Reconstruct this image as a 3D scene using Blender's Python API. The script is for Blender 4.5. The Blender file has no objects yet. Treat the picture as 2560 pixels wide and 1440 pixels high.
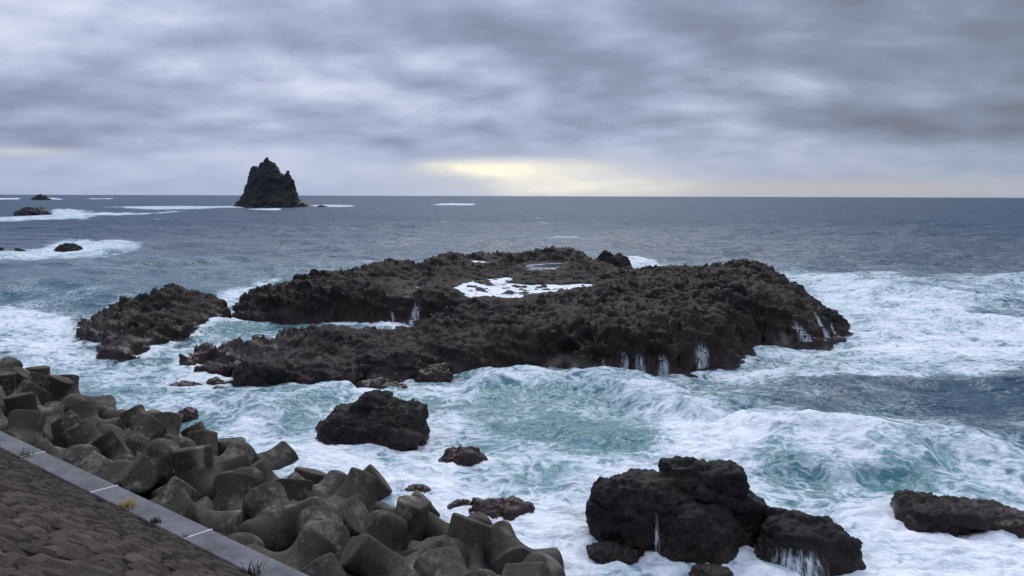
import bpy, bmesh, math, random
import numpy as np
from mathutils import Vector, Matrix, Euler
rad = math.radians
SC = bpy.context.scene
COL = SC.collection

# ------------------------------------------------------------------ camera
cam = bpy.data.cameras.new("camera"); camo = bpy.data.objects.new("camera", cam); COL.objects.link(camo)
cam.sensor_width = 36.0; cam.lens = 36.0 * 2130 / 2560
cam.clip_start = 0.1; cam.clip_end = 120000
PITCH = math.atan(230 / 2130); ROLL = math.atan(8 / 2560)
camo.matrix_world = Matrix.Translation((0, 0, 11.0)) @ Matrix.Rotation(math.pi / 2 - PITCH, 4, 'X') @ Matrix.Rotation(ROLL, 4, 'Z')
SC.camera = camo

# ------------------------------------------------------------------ node helpers
def nd(nt, t, ins=None, **kw):
    n = nt.nodes.new(t)
    for k, v in kw.items(): setattr(n, k, v)
    for k, v in (ins or {}).items():
        if isinstance(v, bpy.types.NodeSocket): nt.links.new(v, n.inputs[k])
        else: n.inputs[k].default_value = v
    return n
def mth(nt, op, a, b=0.0, c=None, clamp=False):
    n = nd(nt, 'ShaderNodeMath', {0: a, 1: b}, operation=op, use_clamp=clamp)
    if c is not None:
        if isinstance(c, bpy.types.NodeSocket): nt.links.new(c, n.inputs[2])
        else: n.inputs[2].default_value = c
    return n.outputs[0]
def ramp(nt, fac, stops, interp='LINEAR'):
    n = nd(nt, 'ShaderNodeValToRGB', {0: fac}); cr = n.color_ramp; cr.interpolation = interp
    while len(cr.elements) < len(stops): cr.elements.new(0.5)
    for e, (p, c) in zip(cr.elements, stops):
        e.position = p; e.color = (c, c, c, 1) if isinstance(c, (int, float)) else (*c, 1)
    return n.outputs[0]
def mix(nt, fac, a, b, blend='MIX'):
    n = nt.nodes.new('ShaderNodeMix'); n.data_type = 'RGBA'; n.blend_type = blend
    for s, v in ((n.inputs[0], fac), (n.inputs[6], a), (n.inputs[7], b)):
        if isinstance(v, bpy.types.NodeSocket): nt.links.new(v, s)
        else: s.default_value = v if not isinstance(v, tuple) or len(v) == 4 else (*v, 1)
    return n.outputs[2]
def noise(nt, vec, scale, detail=4.0, rough=0.55, dist=0.0, dim='3D'):
    n = nd(nt, 'ShaderNodeTexNoise', {'Scale': scale, 'Detail': detail, 'Roughness': rough, 'Distortion': dist}, noise_dimensions=dim)
    if vec is not None: nt.links.new(vec, n.inputs['Vector'])
    return n.outputs[0]
def sstep(nt, x, a, b):
    n = nd(nt, 'ShaderNodeMapRange', {0: x, 1: a, 2: b, 3: 0.0, 4: 1.0}, interpolation_type='SMOOTHSTEP')
    return n.outputs[0]
def vmul(nt, v, s):
    return nd(nt, 'ShaderNodeVectorMath', {0: v, 1: s}, operation='MULTIPLY').outputs[0]
def vadd(nt, a, b):
    return nd(nt, 'ShaderNodeVectorMath', {0: a, 1: b}, operation='ADD').outputs[0]

# ------------------------------------------------------------------ world: overcast sky
SUN_EL, SUN_AZ = rad(44), rad(4)          # veiled sun ahead of the camera
W = bpy.data.worlds.new("World"); SC.world = W; W.use_nodes = True
nt = W.node_tree; nt.nodes.clear()
sky = nd(nt, 'ShaderNodeTexSky', sky_type='NISHITA', sun_disc=False, sun_elevation=SUN_EL, sun_rotation=SUN_AZ, air_density=1.5, dust_density=3.0)
tc = nd(nt, 'ShaderNodeTexCoord').outputs['Generated']
sx, sy, sz = nd(nt, 'ShaderNodeSeparateXYZ', {0: tc}).outputs
zp = mth(nt, 'MAXIMUM', sz, 0.0)
zc = mth(nt, 'ADD', zp, 0.30)
q = nd(nt, 'ShaderNodeCombineXYZ', {0: mth(nt, 'DIVIDE', sx, zc), 1: mth(nt, 'DIVIDE', sy, zc), 2: 0.0}).outputs[0]
q1 = vmul(nt, q, (0.80, 1.0, 1.0))
big = noise(nt, vadd(nt, q1, (4.7, 2.2, 0.3)), 1.35, 4.0, 0.48, 0.0)
qa = vadd(nt, q1, (11.4, 7.3, 1.1))
med = noise(nt, qa, 2.3, 10.0, 0.52, 0.0)
med2 = noise(nt, vadd(nt, qa, (-0.05, 0.10, 0.0)), 2.3, 10.0, 0.52, 0.0)
rel = mth(nt, 'MULTIPLY', mth(nt, 'SUBTRACT', med, med2), 1.5)
cl = mth(nt, 'ADD', mth(nt, 'MULTIPLY', big, 1.35), mth(nt, 'ADD', mth(nt, 'MULTIPLY', med, 0.6), rel))
elev = ramp(nt, mth(nt, 'MULTIPLY', zp, 4.0), [(0.0, 0.58), (0.10, 0.58), (0.17, 0.60), (0.26, 0.42), (0.40, 0.44), (0.6, 0.52), (0.9, 0.56)])
wgt = sstep(nt, zp, 0.012, 0.09)
cn = mth(nt, 'MULTIPLY', mth(nt, 'SUBTRACT', cl, 0.975), mth(nt, 'MULTIPLY_ADD', wgt, 0.74, 0.18))
cv = mth(nt, 'ADD', elev, cn, clamp=True)
cloud = ramp(nt, cv, [(0.0, (0.19, 0.22, 0.315)), (0.3, (0.265, 0.322, 0.47)), (0.55, (0.395, 0.465, 0.65)), (0.78, (0.58, 0.64, 0.82)), (1.0, (0.76, 0.81, 0.97))])
# right side of the view is a little greyer
cloud = mix(nt, sstep(nt, sx, 0.0, 0.6), cloud, mix(nt, 1.0, cloud, (0.87, 0.86, 0.82), 'MULTIPLY'))
def gauss(cx, cz, wx, wz, nz=0.0):
    a = mth(nt, 'DIVIDE', mth(nt, 'SUBTRACT', sx, cx), wx); b = mth(nt, 'DIVIDE', mth(nt, 'SUBTRACT', sz, cz), wz)
    e = mth(nt, 'ADD', mth(nt, 'MULTIPLY', a, a), mth(nt, 'MULTIPLY', b, b))
    if nz: e = mth(nt, 'ADD', e, mth(nt, 'MULTIPLY', mth(nt, 'SUBTRACT', med, 0.5), nz))
    return mth(nt, 'EXPONENT', mth(nt, 'MULTIPLY', e, -1.0), clamp=True)
g1 = gauss(-0.005, 0.0315, 0.08, 0.0078, 7.0)
g2 = gauss(0.06, 0.015, 0.115, 0.021, 4.5)
g3 = gauss(-0.50, 0.0425, 0.045, 0.0045, 5.0)
g4 = gauss(0.30, 0.008, 0.30, 0.012, 1.0)
cloud = mix(nt, mth(nt, 'MULTIPLY', g4, 0.55), cloud, (0.60, 0.56, 0.50))
cloud = mix(nt, mth(nt, 'MULTIPLY', g2, 0.92), cloud, (0.92, 0.89, 0.80))
cloud = mix(nt, mth(nt, 'MULTIPLY', g1, 0.95), cloud, (1.06, 1.0, 0.80))
cloud = mix(nt, mth(nt, 'MULTIPLY', g3, 0.6), cloud, (0.82, 0.81, 0.76))
cie = mth(nt, 'MULTIPLY_ADD', mth(nt, 'MAXIMUM', mth(nt, 'SUBTRACT', sz, 0.2), 0.0), 1.15, 1.0)
cloud = nd(nt, 'ShaderNodeVectorMath', {0: cloud, 3: mth(nt, 'MULTIPLY', cie, 10.0)}, operation='SCALE').outputs[0]
skyc = mix(nt, 0.97, sky.outputs[0], cloud)
bg = nd(nt, 'ShaderNodeBackground', {0: skyc, 1: 0.1})
nt.links.new(bg.outputs[0], nd(nt, 'ShaderNodeOutputWorld').inputs[0])

# ------------------------------------------------------------------ sun + exposure
sl = bpy.data.lights.new("sun", 'SUN'); sl.energy = 1.3; sl.angle = rad(28); sl.color = (1.0, 0.96, 0.90)
so = bpy.data.objects.new("sun", sl); COL.objects.link(so)
sd = Vector((math.sin(SUN_AZ) * math.cos(SUN_EL), math.cos(SUN_AZ) * math.cos(SUN_EL), math.sin(SUN_EL)))
so.rotation_euler = (-sd).to_track_quat('-Z', 'Y').to_euler()
vs = SC.view_settings
vs.view_transform = 'Standard'; vs.look = 'None'; vs.exposure = 0.0; vs.gamma = 1.0; vs.use_curve_mapping = False
SC.render.engine = 'CYCLES'
SC.cycles.use_denoising = True; SC.cycles.max_bounces = 5; SC.cycles.diffuse_bounces = 2; SC.cycles.glossy_bounces = 2
SC.cycles.caustics_reflective = False; SC.cycles.caustics_refractive = False

# ------------------------------------------------------------------ surveyed positions in metres (x right, y out to sea, z above mean water)
LAND=[[[-34.64,65.87],[-32.72,64.05],[-31.05,62.31],[-29.57,60.34],[-28.7,57.74],[-27.23,56.6],[-26.01,56.06],[-25.58,57.2],[-25.99,62.4],[-25.7,66.82],[-25.66,71.66],[-25.26,74.0],[-25.32,75.47],[-25.69,77.25],[-26.98,80.49],[-29.25,81.29],[-32.88,82.68],[-35.14,78.91],[-36.01,74.99],[-35.83,69.91]],[[-24.65,74.5],[-22.47,74.06],[-20.79,74.34],[-16.82,73.94],[-13.33,74.02],[-10.29,73.6],[-9.16,71.56],[-7.83,70.26],[-6.05,70.95],[-5.07,71.42],[-5.28,69.67],[-7.99,66.0],[-8.52,64.13],[-9.6,63.58],[-11.14,64.45],[-12.85,64.42],[-15.9,64.36],[-17.43,63.79],[-18.02,62.89],[-19.91,61.5],[-21.26,60.49],[-22.7,58.89],[-22.43,56.26],[-21.84,55.85],[-20.19,57.29],[-18.56,57.32],[-17.3,56.77],[-18.02,55.64],[-18.02,53.4],[-17.15,50.31],[-16.14,48.28],[-14.0,47.09],[-12.4,47.72],[-10.8,48.56],[-9.41,49.33],[-7.61,48.5],[-5.48,50.04],[-3.75,51.55],[-2.47,51.57],[-1.25,52.91],[0.07,53.68],[1.84,53.71],[4.46,52.26],[6.01,51.69],[7.58,51.6],[9.45,51.98],[11.06,53.1],[13.14,55.06],[14.79,56.17],[16.24,58.94],[17.59,62.85],[19.5,64.65],[21.01,64.86],[22.49,63.46],[25.22,66.25],[27.76,68.66],[28.85,71.67],[30.13,78.5],[30.48,83.59],[32.13,96.44],[32.75,105.13],[29.85,111.03],[25.3,114.14],[17.97,119.13],[12.99,125.36],[7.3,129.32],[-3.57,126.12],[-10.24,120.64],[-14.91,112.84],[-17.52,106.02],[-18.51,103.15],[-21.15,99.5],[-25.01,94.49],[-26.82,88.6],[-26.78,82.23]]]
SPOT=[[-31.18,78.61,2.38],[-33.7,78.32,2.18],[-34.49,76.18,1.83],[-33.94,70.74,1.2],[-35.05,70.33,1.05],[-34.04,65.83,0.7],[-28.18,76.55,1.88],[-26.61,76.58,1.48],[-28.72,61.73,0.9],[-26.74,64.11,1.48],[-25.96,68.5,1.3],[-26.43,58.54,0.8],[-26.47,56.18,0.5],[-25.58,61.21,0.7],[-30.64,62.62,0.45],[-25.53,72.83,0.7],[-31.68,63.58,0.9],[-24.89,76.18,0.6],[-25.12,79.47,1.78],[-23.5,81.47,2.18],[-22.04,85.93,2.98],[-20.25,85.92,3.23],[-18.96,86.33,3.28],[-17.66,84.53,2.88],[-15.78,86.3,3.13],[-15.04,91.49,3.28],[-13.88,96.34,3.48],[-12.21,95.66,3.13],[-10.17,101.8,3.08],[-8.24,108.69,3.08],[-21.66,72.68,1.48],[-18.43,73.56,2.08],[-14.97,73.65,2.08],[-11.74,75.26,2.08],[-19.79,72.04,1.0],[-16.22,71.39,1.1],[-12.86,71.46,1.1],[-10.12,71.31,1.3],[-23.41,77.41,1.98],[-10.14,85.98,2.28],[-7.54,88.81,2.43],[-3.84,101.65,2.68],[-3.09,112.86,3.28],[1.48,113.94,3.33],[5.27,116.07,3.53],[8.11,116.85,3.38],[10.41,110.8,2.78],[-1.27,89.55,2.38],[7.2,89.84,2.38],[11.59,87.85,2.58],[16.58,83.75,2.98],[18.05,92.39,3.18],[19.4,88.4,3.18],[20.96,85.94,3.48],[22.96,87.01,4.38],[23.98,85.68,4.28],[24.46,82.56,3.78],[25.25,78.61,3.08],[25.55,74.29,2.38],[25.16,69.65,1.68],[27.07,70.17,1.0],[-8.5,100.21,2.78],[14.4,95.56,2.68],[0.61,63.26,1.78],[3.05,53.29,1.98],[5.32,50.71,1.68],[7.74,50.76,1.68],[10.21,51.06,1.88],[12.68,52.24,1.68],[15.14,55.97,2.38],[17.57,65.24,3.48],[10.24,67.63,2.48],[12.42,62.5,2.88],[7.18,68.94,1.98],[3.86,67.89,1.78],[0.52,53.17,1.48],[-2.14,56.65,1.68],[-1.96,51.7,1.1],[-4.46,52.21,1.38],[-6.98,52.43,1.2],[4.11,50.51,1.1],[6.37,49.42,1.2],[8.65,48.95,1.3],[11.4,50.87,1.3],[17.12,58.14,1.78],[19.8,61.37,1.58],[22.45,63.08,1.3],[25.27,65.74,0.9],[21.71,67.46,2.28],[-12.93,58.51,1.6],[-14.31,57.9,1.35],[-11.85,58.54,1.6],[-10.46,58.01,1.1],[-8.62,58.58,1.0],[-7.14,59.04,1.1],[-15.4,57.9,0.7],[-12.59,55.22,1.2],[-9.66,53.46,1.0],[-14.69,48.15,0.8],[-14.58,52.78,0.6],[-12.01,48.43,0.75],[-10.15,49.56,1.0],[-7.87,50.1,0.9],[-5.54,50.64,0.8],[-18.79,58.11,0.45],[-20.21,57.41,0.35],[-21.65,56.15,0.25],[-15.02,46.98,0.7],[-7.8,73.41,2.48],[-5.88,69.14,1.98],[-4.38,71.38,2.38],[-6.22,65.66,1.48],[-4.26,64.29,1.68],[-2.53,66.99,1.88],[27.67,72.07,0.8],[27.98,76.75,0.8],[29.5,88.55,0.8],[30.07,96.53,0.8],[27.41,101.95,0.8],[23.23,104.8,0.8],[16.5,109.39,0.8],[11.92,115.1,0.8],[6.7,118.74,0.8],[-3.28,115.8,0.8],[-9.4,110.77,0.8],[-13.69,103.61,0.8],[-16.08,97.35,0.8],[-16.99,94.71,0.8],[-19.42,91.36,0.8],[-22.96,86.76,0.8],[-24.29,73.04,0.5],[-25.51,76.1,0.5],[-27.66,76.86,0.5],[-31.08,78.17,0.5],[-33.22,74.6,0.5],[-34.05,70.9,0.5],[-33.88,66.1,0.5],[-18.11,85.25,1.68],[-22.08,83.47,1.38],[-12.89,97.62,1.68],[1.01,108.02,1.78],[6.18,109.5,1.88],[25.19,93.76,1.98],[28.55,90.26,1.38],[15.32,101.64,1.78]]
POOLS=[[2.25,[[-5.87,80.16],[-4.13,87.45],[-0.22,91.93],[0.42,89.28],[-0.61,85.53],[1.98,84.05],[4.76,84.13],[6.82,84.97],[10.02,86.66],[9.38,82.76],[5.56,78.43],[1.78,75.13],[0.34,72.14],[-2.73,72.35],[-4.53,73.76]]],[2.65,[[1.22,100.23],[2.52,107.59],[6.73,108.42],[5.9,100.4],[4.04,95.46],[2.25,95.92]]],[2.05,[[-10.08,78.45],[-10.32,84.06],[-8.78,84.49],[-8.36,81.92],[-8.68,76.56],[-9.43,75.31]]],[2.95,[[-6.49,105.94],[-5.89,108.67],[-2.56,104.16],[-2.78,101.66],[-4.82,102.19]]]]
FOAM=[[0.1,0.02,[[-91.98,152.73],[85.3,141.6],[15.0,23.87],[-14.82,23.66]]],[0.2,0.02,[[-60.52,100.11],[-27.64,85.92],[-19.91,111.05],[34.63,118.49],[72.25,119.75],[15.0,23.87],[-14.82,23.66]]],[0.42,0.03,[[-37.85,62.19],[-33.47,64.03],[-25.39,55.52],[-21.44,56.27],[-15.56,46.49],[-8.45,46.58],[-1.93,50.88],[6.84,51.01],[15.1,55.49],[35.78,58.67],[15.0,23.87],[-14.82,23.66]]],[0.8,0.02,[[-53.67,84.64],[-48.58,84.13],[-43.63,80.1],[-38.3,74.45],[-34.29,65.5],[-29.39,59.08],[-28.55,55.47],[-33.43,59.02],[-38.58,60.51]]],[0.55,0.03,[[-37.6,58.94],[-28.17,56.87],[-22.23,54.23],[-16.92,44.18],[-16.89,40.94],[-25.77,49.97],[-32.63,51.0]]],[0.22,0.01,[[-25.7,66.82],[-25.66,71.66],[-25.26,74.0],[-10.29,73.6],[-7.83,70.26],[-9.74,64.11],[-17.72,64.32],[-19.88,61.5],[-25.66,62.76]]],[0.85,0.005,[[-16.03,75.17],[-10.45,74.8],[-7.97,71.58],[-7.55,69.21],[-9.3,70.02],[-12.01,72.4],[-15.63,73.26]]],[0.9,0.008,[[-27.81,79.91],[-26.12,79.94],[-24.01,72.84],[-24.86,72.83]]],[0.6,0.015,[[-25.85,62.06],[-22.58,64.23],[-18.03,63.24],[-19.78,61.17],[-22.59,58.59],[-24.58,57.37]]],[0.75,0.02,[[-22.24,55.57],[-19.55,57.02],[-17.62,52.41],[-16.1,47.46],[-16.39,45.07],[-18.95,48.97]]],[0.75,0.015,[[-29.25,85.88],[-30.27,92.81],[-30.47,107.6],[-29.16,104.7],[-27.87,92.13],[-26.66,82.83]]],[0.6,0.015,[[-21.45,116.61],[-20.82,126.18],[-19.81,116.67],[-19.91,111.05]]],[0.72,0.012,[[12.77,142.99],[21.83,149.76],[27.55,133.01],[31.27,130.2],[26.75,118.22],[18.34,121.63],[12.19,129.5]]],[0.78,0.05,[[36.32,118.54],[37.8,112.89],[40.52,102.15],[43.11,94.02],[47.39,89.46],[50.4,83.17],[53.16,79.01],[38.75,57.26],[34.47,56.48],[28.1,57.8],[24.55,59.24],[21.28,61.24],[18.85,62.87],[16.13,58.34],[14.74,56.17],[17.28,61.49],[22.58,63.28],[27.64,68.05],[30.7,84.2]]],[0.45,0.06,[[39.44,124.96],[57.33,119.25],[76.42,114.12],[56.0,83.3],[48.31,91.22],[42.35,103.1]]],[0.3,0.015,[[43.23,83.0],[48.66,87.15],[57.02,84.83],[49.48,73.45],[45.4,74.78],[42.45,77.2]]],[0.62,0.02,[[14.74,56.17],[20.27,59.94],[27.42,56.37],[33.65,55.11],[32.87,53.81],[23.04,52.42],[16.21,50.58],[12.99,52.27]]],[0.16,0.02,[[16.03,50.02],[23.04,52.42],[36.51,53.86],[26.18,38.28],[23.39,37.93],[18.95,40.62],[14.3,41.31],[11.34,45.44]]],[0.05,0.02,[[20.84,50.09],[35.68,52.61],[27.8,40.72],[20.66,42.16]]],[0.35,0.02,[[5.32,50.42],[12.85,51.68],[16.81,49.48],[11.52,42.05],[9.15,45.41],[6.35,47.27]]],[0.66,0.03,[[-13.9,40.23],[-12.28,44.24],[-9.34,46.57],[-5.22,47.61],[-0.7,49.78],[2.91,50.38],[5.04,47.75],[8.89,44.07],[10.73,40.52],[12.61,38.46],[15.62,37.21],[21.61,34.95],[23.63,34.43],[14.24,20.25],[-2.76,20.15],[-11.29,29.9]]],[0.26,0.025,[[-1.75,46.19],[1.14,46.71],[5.13,44.46],[7.41,40.48],[7.41,36.51],[6.07,34.79],[2.87,34.76],[0.37,36.44],[-1.85,38.97],[-4.0,41.86]]],[0.3,0.025,[[-11.82,42.56],[-8.37,46.11],[-3.96,46.17],[-2.64,42.67],[-4.1,38.94],[-5.08,44.33],[-8.45,46.58],[-9.44,41.03],[-10.11,37.56],[-11.55,37.54]]],[0.5,0.02,[[-4.17,39.63],[-0.52,37.66],[1.98,33.69],[0.33,31.29],[-2.19,35.26],[-4.01,36.39]]],[0.34,0.02,[[9.19,33.25],[11.61,33.78],[12.63,30.96],[11.26,28.91],[9.68,29.68],[9.45,31.37]]],[0.3,0.02,[[14.15,32.81],[16.7,33.83],[16.32,31.43],[14.2,30.13],[13.53,30.97]]],[0.97,0.02,[[0.3,28.44],[3.41,31.76],[4.52,33.21],[2.76,28.1],[3.55,25.77],[2.36,23.78],[0.26,23.76]]],[0.97,0.02,[[11.26,28.17],[13.52,28.93],[13.35,26.8],[18.39,26.52],[14.24,20.25],[7.22,20.21],[9.78,24.93]]],[0.93,0.02,[[6.87,41.99],[9.25,40.87],[11.3,37.79],[8.38,33.25],[7.19,35.35]]],[0.92,0.015,[[-12.78,36.9],[-9.53,34.09],[-7.77,33.59],[-4.33,32.16],[-2.92,30.39],[-4.1,30.38],[-7.77,33.59],[-11.18,35.16]]],[0.93,0.015,[[-5.5,32.62],[-3.56,32.16],[-1.16,30.41],[1.01,28.82],[1.36,27.38],[-1.69,27.02],[-3.32,29.97]]],[0.9,0.01,[[-9.23,36.94],[-8.32,36.05],[-6.43,35.21],[-4.91,35.23],[-3.96,37.63],[-3.49,36.4],[-4.6,34.14],[-6.67,34.66],[-8.77,35.76]]],[0.68,0.025,[[-94.77,152.6],[-92.17,166.1],[-93.86,173.62],[-99.62,187.64],[-98.25,199.21],[-79.04,179.86],[-74.77,162.21],[-73.44,151.52],[-79.77,143.62],[-82.93,133.39]]],[0.66,0.012,[[-259.35,413.29],[-235.06,432.74],[-339.96,629.06],[-346.44,667.1],[-251.15,510.97],[-233.88,525.92],[-223.83,583.17],[-199.47,507.19],[-208.38,436.24],[-206.64,390.4],[-224.08,356.93]]],[0.62,0.01,[[-405.35,806.16],[-363.07,817.05],[-329.42,858.79],[-292.14,905.03],[-245.25,759.6],[-274.5,682.15],[-318.52,694.69]]],[0.65,0.008,[[-239.46,1003.45],[-182.79,976.26],[-154.9,870.65],[-180.26,802.31]]],[0.8,0.005,[[-227.96,738.09],[-201.93,743.9],[-172.67,625.16],[-186.52,622.58]]],[0.9,0.003,[[-1436.68,2347.12],[-1525.43,2698.11],[-1048.02,1853.34],[-1107.51,1809.08]]],[0.9,0.003,[[-1690.26,3097.27],[-1177.37,2259.62],[-991.94,1895.07],[-1109.9,2033.42]]],[0.8,0.003,[[-1152.46,2283.46],[-1366.85,2910.53],[-1002.33,2123.47]]],[0.8,0.004,[[-107.64,1148.06],[-51.89,1296.51],[-43.08,1016.94],[-89.4,1003.45]]]]
TEAL=[[0.35,0.03,[[-91.98,152.73],[16.28,157.56],[68.74,113.88],[15.0,23.87],[-14.82,23.66]]],[0.75,0.04,[[-37.85,62.19],[-15.56,46.49],[-1.91,50.31],[5.2,49.32],[11.69,39.12],[21.94,35.5],[12.83,20.24],[-12.69,20.09]]],[1.0,0.03,[[-12.52,45.12],[-0.69,49.23],[4.99,47.25],[8.49,42.01],[11.49,38.45],[21.61,34.95],[12.83,20.24],[-2.76,20.15],[-12.99,37.53]]],[0.9,0.02,[[-25.7,66.82],[-25.26,74.0],[-7.83,70.26],[-17.72,64.32]]],[0.15,0.03,[[16.03,50.02],[23.04,52.42],[36.51,53.86],[26.18,38.28],[23.39,37.93],[18.95,40.62],[14.3,41.31],[11.34,45.44]]],[0.1,0.04,[[42.72,216.9],[148.79,223.35],[76.42,114.12],[51.63,119.06]]]]
SWELL=[[1.23,1.4,4.5,[[-2.88,46.66],[1.16,47.7],[4.89,46.28],[7.68,42.0],[9.88,39.44]]],[0.9,1.3,4.5,[[9.88,39.44],[12.12,37.49],[15.25,36.3],[21.45,34.67]]],[0.74,1.3,4.0,[[-12.58,40.99],[-10.59,44.26],[-8.29,45.64]]],[0.66,1.8,4.5,[[15.37,47.9],[21.81,49.55],[34.5,50.84]]],[0.66,1.1,3.0,[[9.88,34.03],[12.41,33.28],[15.06,33.82],[17.39,33.59]]],[0.61,0.9,2.4,[[1.78,36.45],[3.86,36.18],[6.46,37.11]]],[0.98,2.0,6.0,[[34.23,100.65],[42.6,92.88],[49.52,81.69]]],[0.49,2.0,5.0,[[-52.71,83.72],[-48.23,83.52],[-41.87,78.21]]],[1.31,5,9,[[-298.99,541.37],[-311.33,599.37],[-249.89,523.36],[-218.19,554.9]]],[0.66,3,6,[[-92.17,166.1],[-95.34,187.87],[-82.76,179.67]]]]
CS, CN = math.cos(rad(50)), math.sin(rad(50))
def shore(s, t, z=0.0):
    """point from distance s along the sea wall and t seaward of the camera's foot"""
    return Vector((-CN * s + CS * t, CS * s + CN * t, z))

# ------------------------------------------------------------------ numpy noise
_r = np.random.RandomState(7)
_P = np.concatenate([_r.permutation(256)] * 3).astype(np.int32)
_G = _r.normal(size=(256, 3)); _G /= np.linalg.norm(_G, axis=1)[:, None]
_G2 = np.stack([np.cos(np.arange(256) * 2.399963), np.sin(np.arange(256) * 2.399963)], 1)
def fade(t): return t * t * t * (t * (t * 6 - 15) + 10)
def perlin2(x, y):
    xi = np.floor(x).astype(np.int64); yi = np.floor(y).astype(np.int64); xf = x - xi; yf = y - yi
    xi &= 255; yi &= 255; u = fade(xf); v = fade(yf)
    def g(a, b, dx, dy):
        h = _P[_P[(xi + a) & 255] + ((yi + b) & 255)]
        return _G2[h, 0] * dx + _G2[h, 1] * dy
    a = g(0, 0, xf, yf); b = g(1, 0, xf - 1, yf); c = g(0, 1, xf, yf - 1); d = g(1, 1, xf - 1, yf - 1)
    return (a + u * (b - a)) * (1 - v) + (c + u * (d - c)) * v
def perlin3(p):
    i = np.floor(p).astype(np.int64); f = p - i; i &= 255; w = fade(f); r = 0
    for a in (0, 1):
        wa = w[:, 0] if a else 1 - w[:, 0]
        for b in (0, 1):
            wb = w[:, 1] if b else 1 - w[:, 1]
            for c in (0, 1):
                wc = w[:, 2] if c else 1 - w[:, 2]
                h = _P[_P[_P[(i[:, 0] + a) & 255] + ((i[:, 1] + b) & 255)] + ((i[:, 2] + c) & 255)]
                r = r + wa * wb * wc * ((_G[h] * (f - (a, b, c))).sum(1))
    return r
def fbm2(x, y, o=4, g=0.5, l=2.03):
    r = 0; a = 1.0
    for k in range(o): r = r + a * perlin2(x + 17.3 * k, y - 9.1 * k); x = x * l; y = y * l; a *= g
    return r
def ridge2(x, y, o=4, g=0.5, l=2.1):
    r = 0; a = 1.0
    for k in range(o): r = r + a * (1 - 2.2 * np.abs(perlin2(x + 31.7 * k, y + 5.3 * k))); x = x * l; y = y * l; a *= g
    return r
def fbm3(p, o=4, g=0.5, l=2.03):
    r = 0; a = 1.0
    for k in range(o): r = r + a * perlin3(p + 13.7 * k); p = p * l; a *= g
    return r
def ridge3(p, o=4, g=0.5, l=2.1):
    r = 0; a = 1.0
    for k in range(o): r = r + a * (1 - 2.2 * np.abs(perlin3(p + 21.7 * k))); p = p * l; a *= g
    return r
def worley3(p, seed=3):
    """distance to nearest and second nearest jittered point"""
    i = np.floor(p).astype(np.int64); d1 = np.full(len(p), 9.0); d2 = d1.copy(); hid = np.zeros(len(p))
    J = np.random.RandomState(seed).rand(256, 3)
    for a in (-1, 0, 1):
        for b in (-1, 0, 1):
            for c in (-1, 0, 1):
                ci = i + (a, b, c)
                h = _P[_P[_P[ci[:, 0] & 255] + (ci[:, 1] & 255)] + (ci[:, 2] & 255)]
                d = np.sqrt(((ci + J[h] - p) ** 2).sum(1))
                m = d < d1
                d2 = np.where(m, d1, np.minimum(d2, d)); d1 = np.where(m, d, d1); hid = np.where(m, h / 255.0, hid)
    return d1, d2, hid
def smooth(x, a, b):
    t = np.clip((x - a) / (b - a), 0, 1); return t * t * (3 - 2 * t)
def poly_sd(x, y, poly):
    """signed distance to a polygon, positive inside"""
    P = np.array(poly); d = np.full(x.shape, 1e9); ins = np.zeros(x.shape, bool)
    for (ax, ay), (bx, by) in zip(P, np.roll(P, -1, 0)):
        ex, ey = bx - ax, by - ay; t = np.clip(((x - ax) * ex + (y - ay) * ey) / (ex * ex + ey * ey + 1e-9), 0, 1)
        d = np.minimum(d, (x - ax - t * ex) ** 2 + (y - ay - t * ey) ** 2)
        c = (ay > y) != (by > y)
        ins ^= c & (x < (bx - ax) * (y - ay) / ((by - ay) if by != ay else 1e-9) + ax)
    return np.where(ins, 1, -1) * np.sqrt(d)

# ------------------------------------------------------------------ mesh helpers
def mesh_from(name, v, f, smooth_=True, attrs=None):
    v = np.asarray(v, np.float32); f = np.asarray(f, np.int32)
    me = bpy.data.meshes.new(name); k = f.shape[1]
    me.vertices.add(len(v)); me.vertices.foreach_set("co", v.ravel())
    me.loops.add(f.size); me.loops.foreach_set("vertex_index", f.ravel())
    me.polygons.add(len(f)); me.polygons.foreach_set("loop_start", np.arange(0, f.size, k, dtype=np.int32))
    me.polygons.foreach_set("loop_total", np.full(len(f), k, np.int32))
    me.polygons.foreach_set("use_smooth", np.full(len(f), smooth_, bool))
    for an, av in (attrs or {}).items():
        a = me.attributes.new(an, 'FLOAT', 'POINT'); a.data.foreach_set("value", np.asarray(av, np.float32))
    me.update(calc_edges=True); me.validate(clean_customdata=False)
    return me
def add(name, me, mat, parent=None, loc=None, label=None, cat=None, group=None, kind=None):
    o = bpy.data.objects.new(name, me); COL.objects.link(o)
    if mat is not None and me is not None and not me.materials: me.materials.append(mat)
    if parent: o.parent = parent
    if loc is not None: o.location = loc
    for k, val in (("label", label), ("category", cat), ("group", group), ("kind", kind)):
        if val: o[k] = val
    return o
def grid_faces(nr, nc, keep=None):
    i = np.arange(nr * nc).reshape(nr, nc)
    f = np.stack([i[:-1, :-1], i[:-1, 1:], i[1:, 1:], i[1:, :-1]], -1).reshape(-1, 4)
    return f if keep is None else f[keep.reshape(-1)]
def compact(v, f, *arrs):
    u, inv = np.unique(f, return_inverse=True)
    return (v[u], inv.reshape(f.shape)) + tuple(a[u] for a in arrs)
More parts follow.
